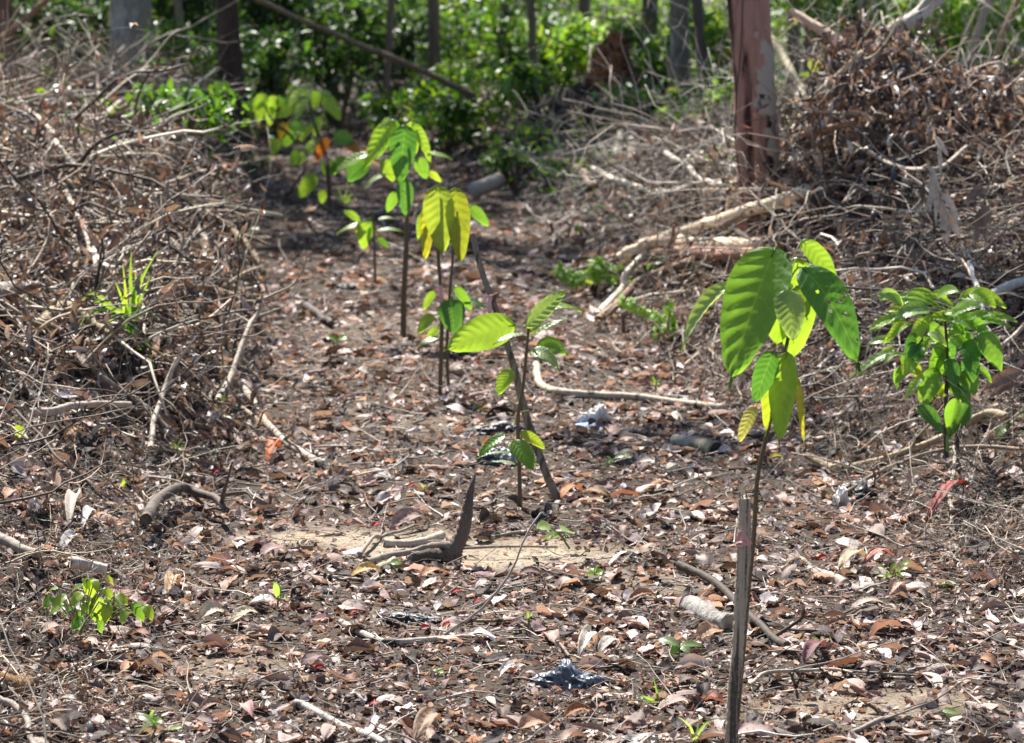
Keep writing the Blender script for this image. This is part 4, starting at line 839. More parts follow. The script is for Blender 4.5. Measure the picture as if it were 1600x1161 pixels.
seedling('twin stemmed sapling with drooping yellowing leaves beyond the leaning stake', g,
 [([(687, 622), (689, 560), (690, 480), (685, 400), (684, 330), (684, 292)], 3.6, 2.2), ([(701, 610, .05), (698, 540, .05), (703, 450, .05), (708, 390, .04), (706, 300, .02)], 3.0, 1.8)],
 [((683, 289), (691, 406), 46, YO, -.02, -.05, dict(nrm=(-.1, -1, .4), label='large yellow leaf hanging at the centre')),
  ((677, 302), (663, 415), 26, (.27, .27, .04), .03, .02, dict(nrm=(-.4, -1, .3), label='orange yellow leaf, leftmost of the cluster')),
  ((711, 292), (721, 420), 36, (.17, .20, .03), -.02, -.04, dict(nrm=(.1, -1, .3), label='olive yellow leaf hanging on the right')),
  ((700, 298), (705, 375), 18, GB, .03, .03), ((731, 322), (766, 357), 18, GM, .06, .06, dict(pet=(706, 305, .02))), ((661, 330), (652, 378), 12, GB, .06, .06),
  ((703, 466), (711, 527), 40, GD, -.05, -.09, dict(nrm=(-.2, -1, .5))), ((710, 447), (739, 489), 15, GM, .05, .05), ((724, 471), (760, 480), 17, GD, .05, .05, dict(nrm=(0, -.6, 1), pet=(702, 470, .05))),
  ((679, 454), (660, 488), 12, GB, .0, .0), ((678, 491), (652, 523), 20, GB, -.03, -.05, dict(nrm=(-.2, -.8, .9), pet=(689, 495))), ((686, 512), (664, 533), 12, GB, .0, .0), ((688, 527), (652, 541), 12, GP, -.02, -.04, dict(nrm=(0, -.4, 1)))], YC)
ribbon('pink_ribbon', 'pale pink ribbon wrapped on the yellow leaved sapling stem', [W(688, 446, YC-.03), W(689, 460, YC-.03), W(691, 474, YC-.03)], .016, 'pink')
g = at((630, 528)); YD = g.y
seedling('tall sapling with bright hanging leaves left of the yellow leaved one', g,
 [([(630, 530), (631, 460), (634, 390), (635, 330), (632, 260), (630, 195)], 5, 2.4)],
 [((616, 187), (574, 257), 26, GB, 0, 0, dict(nrm=(-.5, -1, .3))), ((622, 188), (590, 245), 18, GM, .03, .03), ((634, 195), (625, 281), 34, GD, -.05, -.08), ((641, 188), (649, 238), 16, GB, .02, .02),
  ((645, 191), (671, 250), 16, GB, 0, 0, dict(nrm=(.5, -1, .2))), ((667, 240), (702, 248), 10, GB, 0, 0, dict(nrm=(0, -.4, 1))), ((577, 240), (528, 268), 18, GB, 0, 0, dict(nrm=(0, -.6, 1), pet=(630, 230))),
  ((574, 250), (545, 282), 26, GD, .04, .04, dict(pet=(630, 240))), ((597, 249), (614, 282), 18, GB, .0, 0, dict(pet=(630, 240))), ((604, 272), (568, 294), 11, GP, -.03, -.03, dict(nrm=(0, -.4, 1), pet=(632, 280))),
  ((652, 246), (665, 278), 18, GM, 0, 0, dict(pet=(632, 250))), ((631, 279), (634, 334), 22, GD, -.04, -.05), ((669, 268), (688, 284), 9, GY, 0, 0, dict(pet=(633, 270))), ((620, 300), (606, 330), 14, GM, .05, .05, dict(pet=(633, 300))), ((612, 186), (596, 200), 12, GP, -.02, -.02)], YD, wm=1.25, lm=1.15)  # last small pale leaf stands in for a specular glint on a tip
g = at((587, 447)); YE = g.y
seedling('low bright sapling with thin stem left of the tall sapling', g,
 [([(586, 448), (586, 400), (584, 350), (583, 335)], 2.2, 1.6)],
 [((570, 350), (534, 362), 13, GB, 0, 0, dict(nrm=(0, -.5, 1), pet=(584, 345))), ((562, 345), (540, 332), 10, GB, 0, 0, dict(pet=(583, 340))), ((566, 344), (569, 384), 22, GB, -.02, -.03, dict(pet=(584, 342))), ((580, 345), (576, 372), 12, GM, 0, 0),
  ((590, 343), (613, 342), 8, GY, 0, 0, dict(nrm=(0, -.4, 1))), ((590, 360), (624, 362), 9, GB, 0, 0, dict(nrm=(0, -.4, 1))), ((588, 372), (605, 385), 9, GM, 0, 0)], YE, wm=1.2, lm=1.25)
g = at((515, 333)); YF = g.y
seedling('far sapling with a cascade of bright leaves and one orange leaf', g,
 [([(516, 335), (514, 290), (508, 240), (490, 190), (482, 150)], 4.5, 2.2), ([(508, 245), (460, 215), (425, 185), (412, 160)], 2.5, 1.5)],
 [((483, 137), (455, 160), 14, GP, 0, 0), ((485, 140), (466, 178), 14, GP, -.03, -.03), ((495, 140), (492, 165), 14, GB, 0, 0), ((503, 147), (527, 182), 16, GB, 0, 0), ((500, 144), (515, 148), 8, GP, 0, 0), ((462, 166), (438, 181), 14, GB, 0, 0), ((458, 150), (444, 172), 12, GM, .05, .05),
  ((498, 182), (493, 208), 12, GB, 0, 0), ((488, 196), (470, 219), 10, GB, 0, 0), ((450, 195), (472, 202), 14, GD, 0, 0), ((462, 203), (446, 225), 16, GM, 0, 0), ((500, 215), (470, 254), 12, GP, -.03, -.03), ((513, 215), (497, 247), 12, (.40, .12, .03), -.02, -.02, dict(label='withered orange leaf')),
  ((520, 212), (548, 222), 18, GM, 0, 0), ((520, 250), (510, 270), 20, GM, 0, 0), ((540, 245), (520, 262), 10, GB, 0, 0), ((494, 273), (472, 304), 18, GB, 0, 0, dict(pet=(512, 262))), ((540, 222), (560, 238), 12, (.30, .12, .05), 0, 0),
  ((418, 148), (398, 170), 16, GB, 0, 0), ((428, 148), (425, 172), 14, GB, 0, 0), ((440, 150), (436, 165), 12, GM, 0, 0), ((412, 155), (404, 186), 14, GB, 0, 0), ((424, 165), (422, 192), 12, GB, 0, 0), ((432, 215), (428, 238), 14, GB, 0, 0), ((446, 190), (440, 214), 14, (.16, .12, .02), 0, 0), ((466, 232), (458, 256), 12, GM, 0, 0), ((505, 296), (503, 315), 10, GB, .04, .04)], YF, nv=6, wm=1.35, lm=1.3)
ribbon('pale_ribbon', 'pale ribbon hanging on the far cascading sapling', [W(508, 242, YF-.05), W(509, 250, YF-.05), W(510, 258, YF-.05)], .02, 'pink')
YG = 16.5
seedling('thin shoot with bright leaves in front of the far root debris', G(790, 262), [([(788, 265), (795, 235), (806, 212), (822, 200)], 2, 1.3)],
 [((826, 188), (806, 214), 14, GB, 0, 0), ((828, 192), (822, 214), 12, GB, 0, 0), ((812, 214), (798, 230), 8, GB, 0, 0), ((832, 208), (838, 216), 6, GB, 0, 0)], G(790, 262).y, name='shoot')
b = W(1258, 170, 13.5)
seedling('shoot with yellow tipped leaves poking up between tree and leaf heap', b, [([(1252, 175), (1262, 140), (1275, 108), (1280, 96)], 1.8, 1.2)],
 [((1276, 112), (1262, 92), 15, GY, 0, 0), ((1278, 108), (1290, 88), 9, (.45, .36, .05), 0, 0), ((1272, 118), (1246, 118), 7, GB, 0, 0), ((1280, 116), (1304, 110), 8, GM, 0, 0), ((1282, 128), (1312, 136), 10, GB, 0, 0), ((1248, 160), (1235, 148), 12, (.5, .35, .05), 0, 0)], 13.5, name='shoot')

# ---- leafy shrub on the right bank
g = G(1478, 690); YS = 8.35; b = W(1479, 690, YS)
e = empty('leafy_shrub', b, 'leafy green shrub with glossy ribbed leaves on the right bank', 'shrub'); a = Acc()
limb(a, [W(1479, 715, YS), W(1477, 640, YS), W(1480, 560, YS), W(1476, 490, YS)], 4/S(YS), 2/S(YS), (.05, .04, .03), 8, 30, .004)
limb(a, [W(1495, 710, YS+.03), W(1496, 640, YS+.03), W(1490, 560, YS+.03)], 4/S(YS), 2/S(YS), (.045, .035, .03), 8, 20, .004); a.build('stem', M['stem'], e, b)
SH = [((1470, 480), (1400, 470), 14, GM), ((1395, 462), (1378, 470), 10, GB), ((1410, 478), (1378, 463), 22, GP), ((1455, 485), (1408, 497), 24, GP), ((1410, 500), (1366, 515), 16, GB), ((1418, 505), (1392, 528), 14, GB),
 ((1462, 465), (1492, 458), 20, GB), ((1498, 466), (1560, 478), 26, GB), ((1490, 482), (1526, 482), 18, GP), ((1500, 510), (1574, 503), 16, GM), ((1530, 520), (1558, 570), 28, GM), ((1505, 528), (1515, 544), 26, GD), ((1480, 522), (1514, 544), 26, GM), ((1455, 500), (1428, 520), 16, GB), ((1490, 495), (1470, 500), 20, GB),
 ((1455, 528), (1428, 565), 20, GB), ((1467, 534), (1469, 580), 26, GM), ((1475, 535), (1486, 560), 20, GD), ((1500, 540), (1525, 560), 30, GD), ((1440, 522), (1420, 556), 22, GD), ((1425, 555), (1412, 570), 18, GM), ((1398, 535), (1362, 538), 14, GP), ((1400, 550), (1350, 580), 14, GP), ((1400, 545), (1375, 560), 12, GP),
 ((1430, 562), (1415, 585), 18, GB), ((1468, 578), (1442, 620), 26, GM), ((1478, 575), (1498, 618), 26, GM), ((1500, 580), (1520, 610), 28, GM), ((1500, 590), (1506, 625), 20, GD), ((1520, 575), (1545, 594), 14, GM), ((1412, 575), (1400, 596), 14, GM), ((1445, 588), (1420, 618), 14, GP), ((1470, 600), (1476, 615), 18, GY), ((1425, 572), (1434, 588), 18, GY),
 ((1485, 500), (1520, 515), 20, GM), ((1450, 505), (1462, 530), 20, GM), ((1495, 495), (1535, 520), 22, GM), ((1460, 515), (1480, 530), 16, GP), ((1440, 540), (1430, 568), 18, GD), ((1510, 555), (1520, 590), 24, GD), ((1480, 560), (1490, 600), 22, GD), ((1450, 470), (1420, 466), 13, GB), ((1480, 470), (1462, 458), 12, GB), ((1420, 490), (1388, 488), 12, GY), ((1510, 500), (1550, 496), 14, GM), ((1475, 490), (1500, 498), 14, GB)]
SH += [((a_[0]+random.uniform(-16, 16), a_[1]+random.uniform(-8, 14)), (b_[0]+random.uniform(-14, 14), b_[1]+random.uniform(-8, 14)), w_*.8, c_) for a_, b_, w_, c_ in random.sample(SH, 34)]
for (p0, p1, w_, col) in SH:
    a = Acc(); dy = random.uniform(-.09, .09)
    pe = (1479, max(486, p0[1]+8), 0)
    p1 = (p0[0]+(p1[0]-p0[0])*1.22, p0[1]+(p1[1]-p0[1])*1.22)
    bigleaf(a, W(*p0, YS+dy*.6), W(*p1, YS+dy-.02), w_/S(YS)*1.22, np.array(col)*1.1, bow=.10, fold=.25, nrm=(random.uniform(-.3, .3), -.8, .9), roll=random.uniform(-.3, .3), prof='ell', nu=26, nv=9, veins=8, pucker=.003, petiole=W(pe[0], pe[1], YS) if abs(pe[0]-p0[0]) < 75 else None)
    a.build('leaf', M['green'], e, b)
b = W(1480, 688, 8.05); e = empty('three_leaf_seedling', b, 'small seedling of three broad upright leaves below the leafy shrub', 'seedling'); Y_ = 8.05
a = Acc(); limb(a, [W(1481, 705, Y_), W(1480, 680, Y_)], 3/S(Y_), 2.4/S(Y_), GM, 6, 8); a.build('stem', M['stem'], e, b)
for p0, p1, w_, c_, d in [((1478, 682), (1432, 634), 24, GD, .04), ((1480, 684), (1494, 620), 24, GM, -.01), ((1482, 686), (1516, 630), 28, GD, .02)]:
    a = Acc(); bigleaf(a, W(*p0, Y_), W(*p1, Y_+d), w_/S(Y_)*1.1, np.array(c_)*.95, bow=.04, fold=.4, nrm=(0, -1, .7), prof='obov', nu=20, nv=9, pucker=.004); a.build('leaf', M['green'], e, b)

# ---- feathery compound leaf plants
def compound(label, b, fr, lw, col, name='fern', Yd=None, group=None, cat='plant'):
    e = empty(name, b, label, cat, group); Y_ = b.y
    for pts in fr:
        a = Acc(); c_ = limb(a, [W(x, y, Y_) for x, y in pts], 1.5/S(Y_), .8/S(Y_), (.10, .12, .04), 5, 24, .004)
        for i in range(2, 24, 1):
            for sd_ in (-1, 1):
                q = c_[i]; d = np.array([random.uniform(-.2, .2), sd_*random.uniform(.2, .6), random.uniform(-.9, -.2)*1 if sd_ < 0 else random.uniform(-.3, .5)]); d /= np.linalg.norm(d)
                bigleaf(a, q, q+d*lw*random.uniform(.8, 1.2), lw*.42, np.array(col)*random.uniform(.9, 1.2), bow=.05, nu=5, nv=3, nrm=(0, -.6, 1), prof='ell', pucker=0)
        a.build('frond', M['green'], e, b)
compound('fern like plant with bright paired leaflets right of the bleached prop', G(1055, 528), [[(1055, 522), (1030, 500), (1000, 480), (968, 468)], [(1050, 515), (1052, 495), (1040, 474)], [(1060, 522), (1045, 515), (1025, 520)]], .045, (.24, .42, .05))
compound('drooping sprig of small bright leaflets left of the bleached prop', G(925, 470), [[(975, 432), (945, 425), (915, 430), (898, 436)], [(955, 425), (935, 415), (925, 410)], [(900, 436), (882, 428), (870, 420)]], .05, (.20, .36, .045))

# ---- small sprouts
SPG = 'small green sprouts on the clearing floor'
def sprout(label, px, py, leaves, name='sprout', stem=3, prof='ell', lift=.025):
    b = at((px, py), lift=lift); Y_ = b.y; e = empty(name, b, label, 'sprout', SPG)
    xs_ = [l_[0][0] for l_ in leaves]; ys_ = [l_[0][1] for l_ in leaves]
    a = Acc(); limb(a, [b+Vector((0, 0, -.01)), W(sum(xs_)/len(xs_), sum(ys_)/len(ys_), Y_)], 2/S(Y_), 1.4/S(Y_), (.12, .15, .05), 6, 10, .002)
    for l_ in leaves: limb(a, [W(px+(l_[0][0]-px)*.5, (py+l_[0][1])/2, Y_), W(*l_[0], Y_)], 1.3/S(Y_), 1/S(Y_), (.14, .2, .05), 5, 6, 0)
    a.build('stem', M['stem'], e, b)
    for (p0, p1, w_, col) in leaves:
        a = Acc(); d = random.uniform(-.03, .03); bigleaf(a, W(*p0, Y_), W(*p1, Y_+d), w_/S(Y_)*1.1, np.array(col)*.95, bow=.08, fold=.2, nrm=(random.uniform(-.2, .2), -.6, 1), prof=prof, nu=12, nv=7, pucker=.001, wave=.04); a.build('leaf', M['green'], e, b)
YG_ = (.24, .34, .06)
sprout('clump of yellow green leaves on the lower left bank', 125, 985, [((135, 905), (145, 935), 22, YG_), ((148, 905), (152, 925), 12, GY), ((130, 925), (112, 948), 18, YG_), ((85, 935), (68, 950), 18, GM), ((105, 930), (84, 948), 16, YG_), ((150, 930), (155, 972), 22, YG_), ((160, 920), (176, 938), 16, YG_), ((120, 955), (124, 985), 20, GM), ((170, 942), (164, 975), 18, GY), ((205, 942), (225, 972), 18, GM), ((225, 945), (238, 970), 16, YG_), ((140, 950), (150, 970), 18, GB), ((165, 898), (178, 915), 6, GY), ((190, 938), (182, 950), 12, GP), ((118, 950), (96, 962), 12, GM), ((112, 925), (130, 915), 12, GB), ((140, 920), (128, 905), 16, YG_), ((155, 940), (175, 950), 18, GB), ((100, 945), (76, 962), 18, GB), ((132, 965), (112, 985), 20, GM), ((148, 960), (160, 990), 20, GM), ((180, 930), (200, 945), 16, YG_), ((200, 950), (190, 975), 14, GB), ((130, 940), (140, 960), 20, YG_), ((90, 920), (72, 928), 12, YG_)], name='seedling_clump', lift=.05)
sprout('round leaved sprout on the pale sand right of the dead root', 890, 852, [((862, 824), (838, 826), 22, GP), ((880, 830), (894, 832), 26, (.22, .36, .16)), ((876, 836), (850, 843), 14, GP)], prof='ell')
sprout('bright little sprout right of the sand patch', 928, 900, [((929, 896), (920, 888), 10, GB), ((929, 896), (935, 884), 12, GB), ((930, 898), (944, 893), 14, GB), ((929, 898), (914, 900), 9, YG_), ((928, 948), (925, 955), 9, GP)])
sprout('blue green sprout near the whitish log stub', 1060, 1025, [((1062, 1010), (1024, 1000), 16, GP), ((1062, 1010), (1098, 1010), 14, GP), ((1060, 1012), (1048, 1022), 16, GM), ((1064, 1010), (1078, 1022), 12, GP)])
sprout('broad bladed sprout at the bottom left', 238, 1145, [((240, 1132), (212, 1118), 14, GP), ((240, 1130), (238, 1110), 12, GM), ((242, 1132), (252, 1122), 14, GM), ((238, 1135), (216, 1145), 9, GP), ((262, 1140), (286, 1138), 10, GP)])
sprout('tiny upright sprout left of the foreground sticks', 434, 940, [((434, 935), (428, 908), 10, GP), ((434, 932), (440, 914), 8, GM), ((436, 936), (448, 930), 6, GM)])
sprout('white green sprout on the dark soil of the left bank', 277, 704, [((276, 700), (264, 692), 9, GP), ((276, 700), (286, 686), 8, GP), ((278, 701), (290, 702), 8, GB)])
sprout('lone lime green leaf sprout at the far left', 31, 690, [((31, 684), (31, 662), 20, YG_), ((30, 684), (24, 678), 10, YG_), ((32, 684), (40, 676), 10, YG_)])
sprout('tiny lime sprout below the left bank roots', 192, 764, [((192, 760), (190, 748), 10, YG_), ((192, 760), (197, 752), 8, YG_)])
sprout('green sprout among the sticks at the left path edge', 345, 635, [((345, 632), (356, 616), 12, GB), ((345, 632), (338, 618), 8, GM), ((344, 634), (336, 632), 6, GB)])
sprout('round green leaf on a stick left of the dead root', 620, 888, [((609, 881), (629, 880), 13, (.2, .34, .14))])
sprout('tiny grass green sprout in the middle foreground litter', 684, 1052, [((684, 1050), (676, 1046), 7, GB), ((684, 1050), (694, 1052), 7, GB)])
sprout('little yellow green sprout right of the black plastic', 826, 968, [((826, 966), (822, 956), 5, YG_), ((826, 966), (832, 958), 5, YG_)])
sprout('small sprout right of the curved vine on the path', 1025, 605, [((1024, 600), (1016, 588), 8, GB), ((1025, 600), (1032, 594), 8, GM), ((1024, 600), (1030, 606), 7, GY)])
sprout('spread of ferny leaflets by the thick grey log', 1395, 905, [((1385, 893), (1372, 884), 9, GB), ((1390, 893), (1402, 880), 9, GB), ((1400, 893), (1420, 888), 9, GB), ((1395, 898), (1380, 905), 9, YG_), ((1400, 898), (1412, 903), 9, YG_), ((1408, 885), (1424, 876), 8, GB), ((1385, 902), (1370, 900), 8, GB)])
sprout('pair of small leaves on the lower right litter', 1480, 918, [((1476, 912), (1468, 914), 8, GB), ((1480, 912), (1492, 916), 8, GP)])
sprout('flat yellow sprig lying right of the dark bough', 1280, 1005, [((1282, 1002), (1268, 998), 7, YG_), ((1284, 1003), (1296, 1000), 6, YG_), ((1280, 1004), (1288, 1008), 6, YG_)])
sprout('pale green sprout before the yellow leaved sapling', 750, 642, [((750, 640), (738, 630), 6, GM), ((750, 640), (762, 630), 6, GM), ((751, 640), (766, 640), 5, GB)])
sprout('green leaf pair under the low bright sapling', 527, 535, [((527, 532), (508, 527), 12, GM), ((528, 532), (545, 526), 12, GB)])
sprout('pale sprig right of the white rubbish', 958, 722, [((958, 718), (946, 728), 9, GP), ((960, 716), (988, 712), 9, GP), ((956, 718), (948, 714), 6, GB)])
sprout('torn green leaf at the right edge beside a pale stick', 1560, 688, [((1572, 668), (1555, 684), 16, GP), ((1578, 660), (1570, 668), 12, GB), ((1590, 652), (1600, 648), 6, GB)])
sprout('tiny green sprout beside a red leaf in mid path', 663, 768, [((662, 764), (655, 754), 6, GP), ((663, 764), (672, 758), 5, GP)])
sprout('single green leaf on the bottom right sand', 1484, 1118, [((1472, 1112), (1500, 1116), 13, GP)])

# ---- grass tufts
def grass(label, px, py, blades, w_=6, lift=0, Yd=None):
    b = W(px, py, Yd) if Yd else at((px, py)); Y_ = b.y; a = Acc()
    for (x, y, cx_, cy_, c_) in blades:
        d = random.uniform(-.1, .1)*.6; P_ = cr([W(px+random.uniform(-6, 6)*w_/6, py, Y_), W(cx_, cy_, Y_+d), W(x, y, Y_+2*d)], 16)
        T = np.gradient(P_, axis=0); T /= np.linalg.norm(T, axis=1, keepdims=True); A = np.cross(T, [random.uniform(-.5, .5), -1, .4]); A /= np.linalg.norm(A, axis=1, keepdims=True)
        wd = w_/S(Y_)*np.array([.6, .9]+list(np.linspace(1, .05, 14)))/2; N_ = np.cross(A, T)
        V = np.stack([P_-A*wd[:, None], P_+N_*wd[:, None]*.35, P_+A*wd[:, None]], 1).reshape(-1, 3)
        f = [[i*3+j, i*3+j+1, i*3+j+4, i*3+j+3] for i in range(15) for j in range(2)]
        a.add(V, f, np.array(c_)*.95)
    return tag(a.build('grass_tuft', M['green'], None, b), label, 'grass', 'grass tufts')
grass('tall green grass tuft growing out of the left brush heap', 202, 502, [(205, 392, 204, 440, GB), (247, 390, 220, 440, GB), (192, 412, 196, 460, GY), (217, 440, 210, 470, GY), (183, 470, 190, 485, GY), (98, 535, 140, 458, GP), (162, 548, 172, 500, GP), (130, 500, 160, 484, GM), (225, 470, 212, 482, GB), (228, 452, 215, 480, GM), (240, 575, 228, 530, GD), (228, 580, 218, 540, GD), (215, 570, 210, 540, GD), (180, 440, 192, 470, GB), (250, 500, 230, 486, GP), (154, 520, 178, 484, GP), (212, 420, 210, 460, GM), (235, 430, 222, 460, GB), (120, 520, 150, 470, GB)], 9, Yd=9.15)
grass('small grass sprout right of the grey blue plastic', 1030, 1100, [(1020, 1055, 1026, 1080, GM), (1010, 1085, 1020, 1090, GP), (1036, 1072, 1032, 1088, GB), (985, 1090, 1005, 1088, GB), (1045, 1090, 1038, 1094, GB), (995, 1102, 1012, 1096, GB)], 5)
grass('grass blades at the bottom edge left of the front stake', 1085, 1160, [(1060, 1120, 1078, 1135, GP), (1092, 1118, 1090, 1140, GP), (1128, 1122, 1105, 1128, GP), (1086, 1128, 1086, 1150, GM)], 6)
grass('weedy green blades under the far cascading sapling', 535, 318, [(528, 290, 532, 305, GB), (545, 288, 540, 303, GP), (552, 300, 545, 308, GB), (520, 298, 527, 308, GP), (558, 310, 546, 312, GB)], 5)

# ---- dry palm leaflets on the right heap
YP = 9.9
b = W(1455, 215, YP); e = empty('dead_palm_frond', b, 'bleached dead palm frond hanging from the right leaf heap', 'palm frond'); a = Acc()
limb(a, [W(1448, 250, YP), W(1462, 290, YP), W(1478, 335, YP)], .006, .003, (.45, .38, .28), 6, 16, .005); a.build('midrib', M['stick'], e, b)
for p0, p1, w_ in [((1460, 212), (1482, 245), 10), ((1452, 258), (1468, 300), 8), ((1455, 268), (1452, 335), 9), ((1460, 280), (1462, 350), 9), ((1470, 300), (1498, 350), 12), ((1470, 310), (1474, 380), 13), ((1476, 332), (1500, 372), 15), ((1466, 225), (1470, 280), 7), ((1474, 325), (1480, 382), 14), ((1456, 300), (1446, 330), 7)]:
    a = Acc(); bigleaf(a, W(*p0, YP), W(*p1, YP-.05), w_/S(YP), (.62, .56, .50), bow=.02, fold=.7, nrm=(random.uniform(-.4, .4), -1, .2), prof='ell', nu=12, nv=5, pucker=0); a.build('leaflet', M['dry'], e, b)
b = W(1540, 300, YP); e = empty('dead_palm_frond', b, 'brown dead palm frond right of the bleached one', 'palm frond'); a = Acc(); limb(a, [W(1548, 280, YP), W(1532, 330, YP)], .005, .003, (.3, .24, .18), 6, 10, .004); a.build('midrib', M['stick'], e, b)
for p0, p1, w_ in [((1535, 290), (1505, 320), 14), ((1528, 330), (1524, 385), 12), ((1530, 325), (1540, 378), 12), ((1540, 300), (1515, 305), 10), ((1535, 320), (1548, 350), 12)]:
    a = Acc(); bigleaf(a, W(*p0, YP), W(*p1, YP-.05), w_/S(YP), (.32, .25, .21), bow=.02, fold=.7, nrm=(0, -1, .2), prof='ell', nu=12, nv=5, pucker=0); a.build('leaflet', M['dry'], e, b)
a = Acc()
for k, (p0, p1, w_) in enumerate([((1600, 580), (1535, 610), 22), ((1605, 590), (1545, 622), 16)]): bigleaf(a, W(*p0, 8.9+.03*k), W(*p1, 8.8), w_/S(8.8), (.26, .19, .15), bow=.04, fold=.3, prof='ell', nu=16, nv=7, veins=30, pucker=.002)
tag(a.build('dead_palm_frond', M['dry'], None, W(1600, 590, 8.9)), 'stiff brown palm blade jutting in behind the leafy shrub', 'palm frond')

# ---- rubbish
def bag(name, label, cat, px0, px1, py, hpx, mat, seed, dep=.1, sub=None):
    c0 = at((px0, py)); c1 = at((px1, py)); b = (c0+c1)/2; b.z = float(hgt(b.x, b.y)); L_ = (c1-c0).length; h_ = hpx/S(b.y)
    nu_, nv_ = 70, 60; u = np.linspace(0, 1, nu_); v = np.linspace(0, 1, nv_); U, Vv = np.meshgrid(u, v, indexing='ij')
    env = np.sin(np.pi*U)**.6*(.5+.9*vnoise(U*4+seed, Vv*0, 3)); th = Vv*np.pi*2
    fx = (U-.5)*L_+.02*(fbm(U*6, np.cos(th)*2+seed, 4))*2; rad = env*(.8+.8*fbm(U*7+seed, np.sin(th)*2.2+5, 6, 4)-1.6*np.abs(fbm(U*9+seed+np.cos(th)*1.5, np.cos(th)*4+5, 9, 3))+.3)
    y = np.cos(th)*dep*.5*rad; z = np.maximum(np.sin(th), -.25)*h_*rad*.72-.006
    Pw = np.stack([b.x+fx, b.y+y, hgt(b.x+fx, b.y+y)+z+.012], -1)
    i = np.arange(nu_-1)[:, None]*nv_; j = np.arange(nv_-1)[None]; f = np.stack([i+j, i+j+1, i+nv_+j+1, i+nv_+j], -1).reshape(-1, 4)
    a = Acc(); a.add(Pw.reshape(-1, 3), f, (1, 1, 1)); return tag(a.build(name, M[mat], None, b), label, cat)
bag('plastic_bag', 'crumpled shiny black plastic scrap in the foreground litter', 'plastic scrap', 600, 690, 974, 19, 'black', 1)
bag('plastic_bag', 'crumpled blue grey planting bag in the foreground litter', 'plastic bag', 830, 945, 1068, 34, 'bluegrey', 7, .14)
bag('plastic_bag', 'flat black plastic strip behind the leaning stake', 'plastic scrap', 732, 826, 677, 20, 'black', 13, .12)
bag('plastic_bag', 'dark blue planting bag among leaves of the middle seedling', 'plastic bag', 746, 810, 724, 32, 'bluegrey', 19, .12)
bag('plastic_bag', 'black plastic lump at the foot of the yellow leaved sapling', 'plastic scrap', 702, 738, 560, 18, 'black', 23, .12)
bag('plastic_bag', 'small black scrap with white edge on the middle path', 'plastic scrap', 528, 550, 452, 10, 'black', 29, .12)
bag('plastic_bag', 'tiny dark lump on the sunlit far path', 'plastic scrap', 402, 422, 343, 9, 'black', 31, .12)
bag('styrofoam_lump', 'crumpled white lump resting on a blue scrap', 'white rubbish', 904, 950, 664, 46, 'white', 37, .09)
bag('blue_scrap', 'flat pale blue scrap under the white lump', 'blue scrap', 900, 952, 668, 7, 'bluecloth', 41, .12)
bag('dark_scrap', 'faded dark plastic scrap before the three leaved seedling', 'plastic scrap', 1308, 1366, 778, 28, 'black', 43, .12)
bag('pale_scrap', 'pale crumpled sheet beside the dark scrap on the right bank', 'white rubbish', 1300, 1330, 790, 30, 'white', 47, .05)

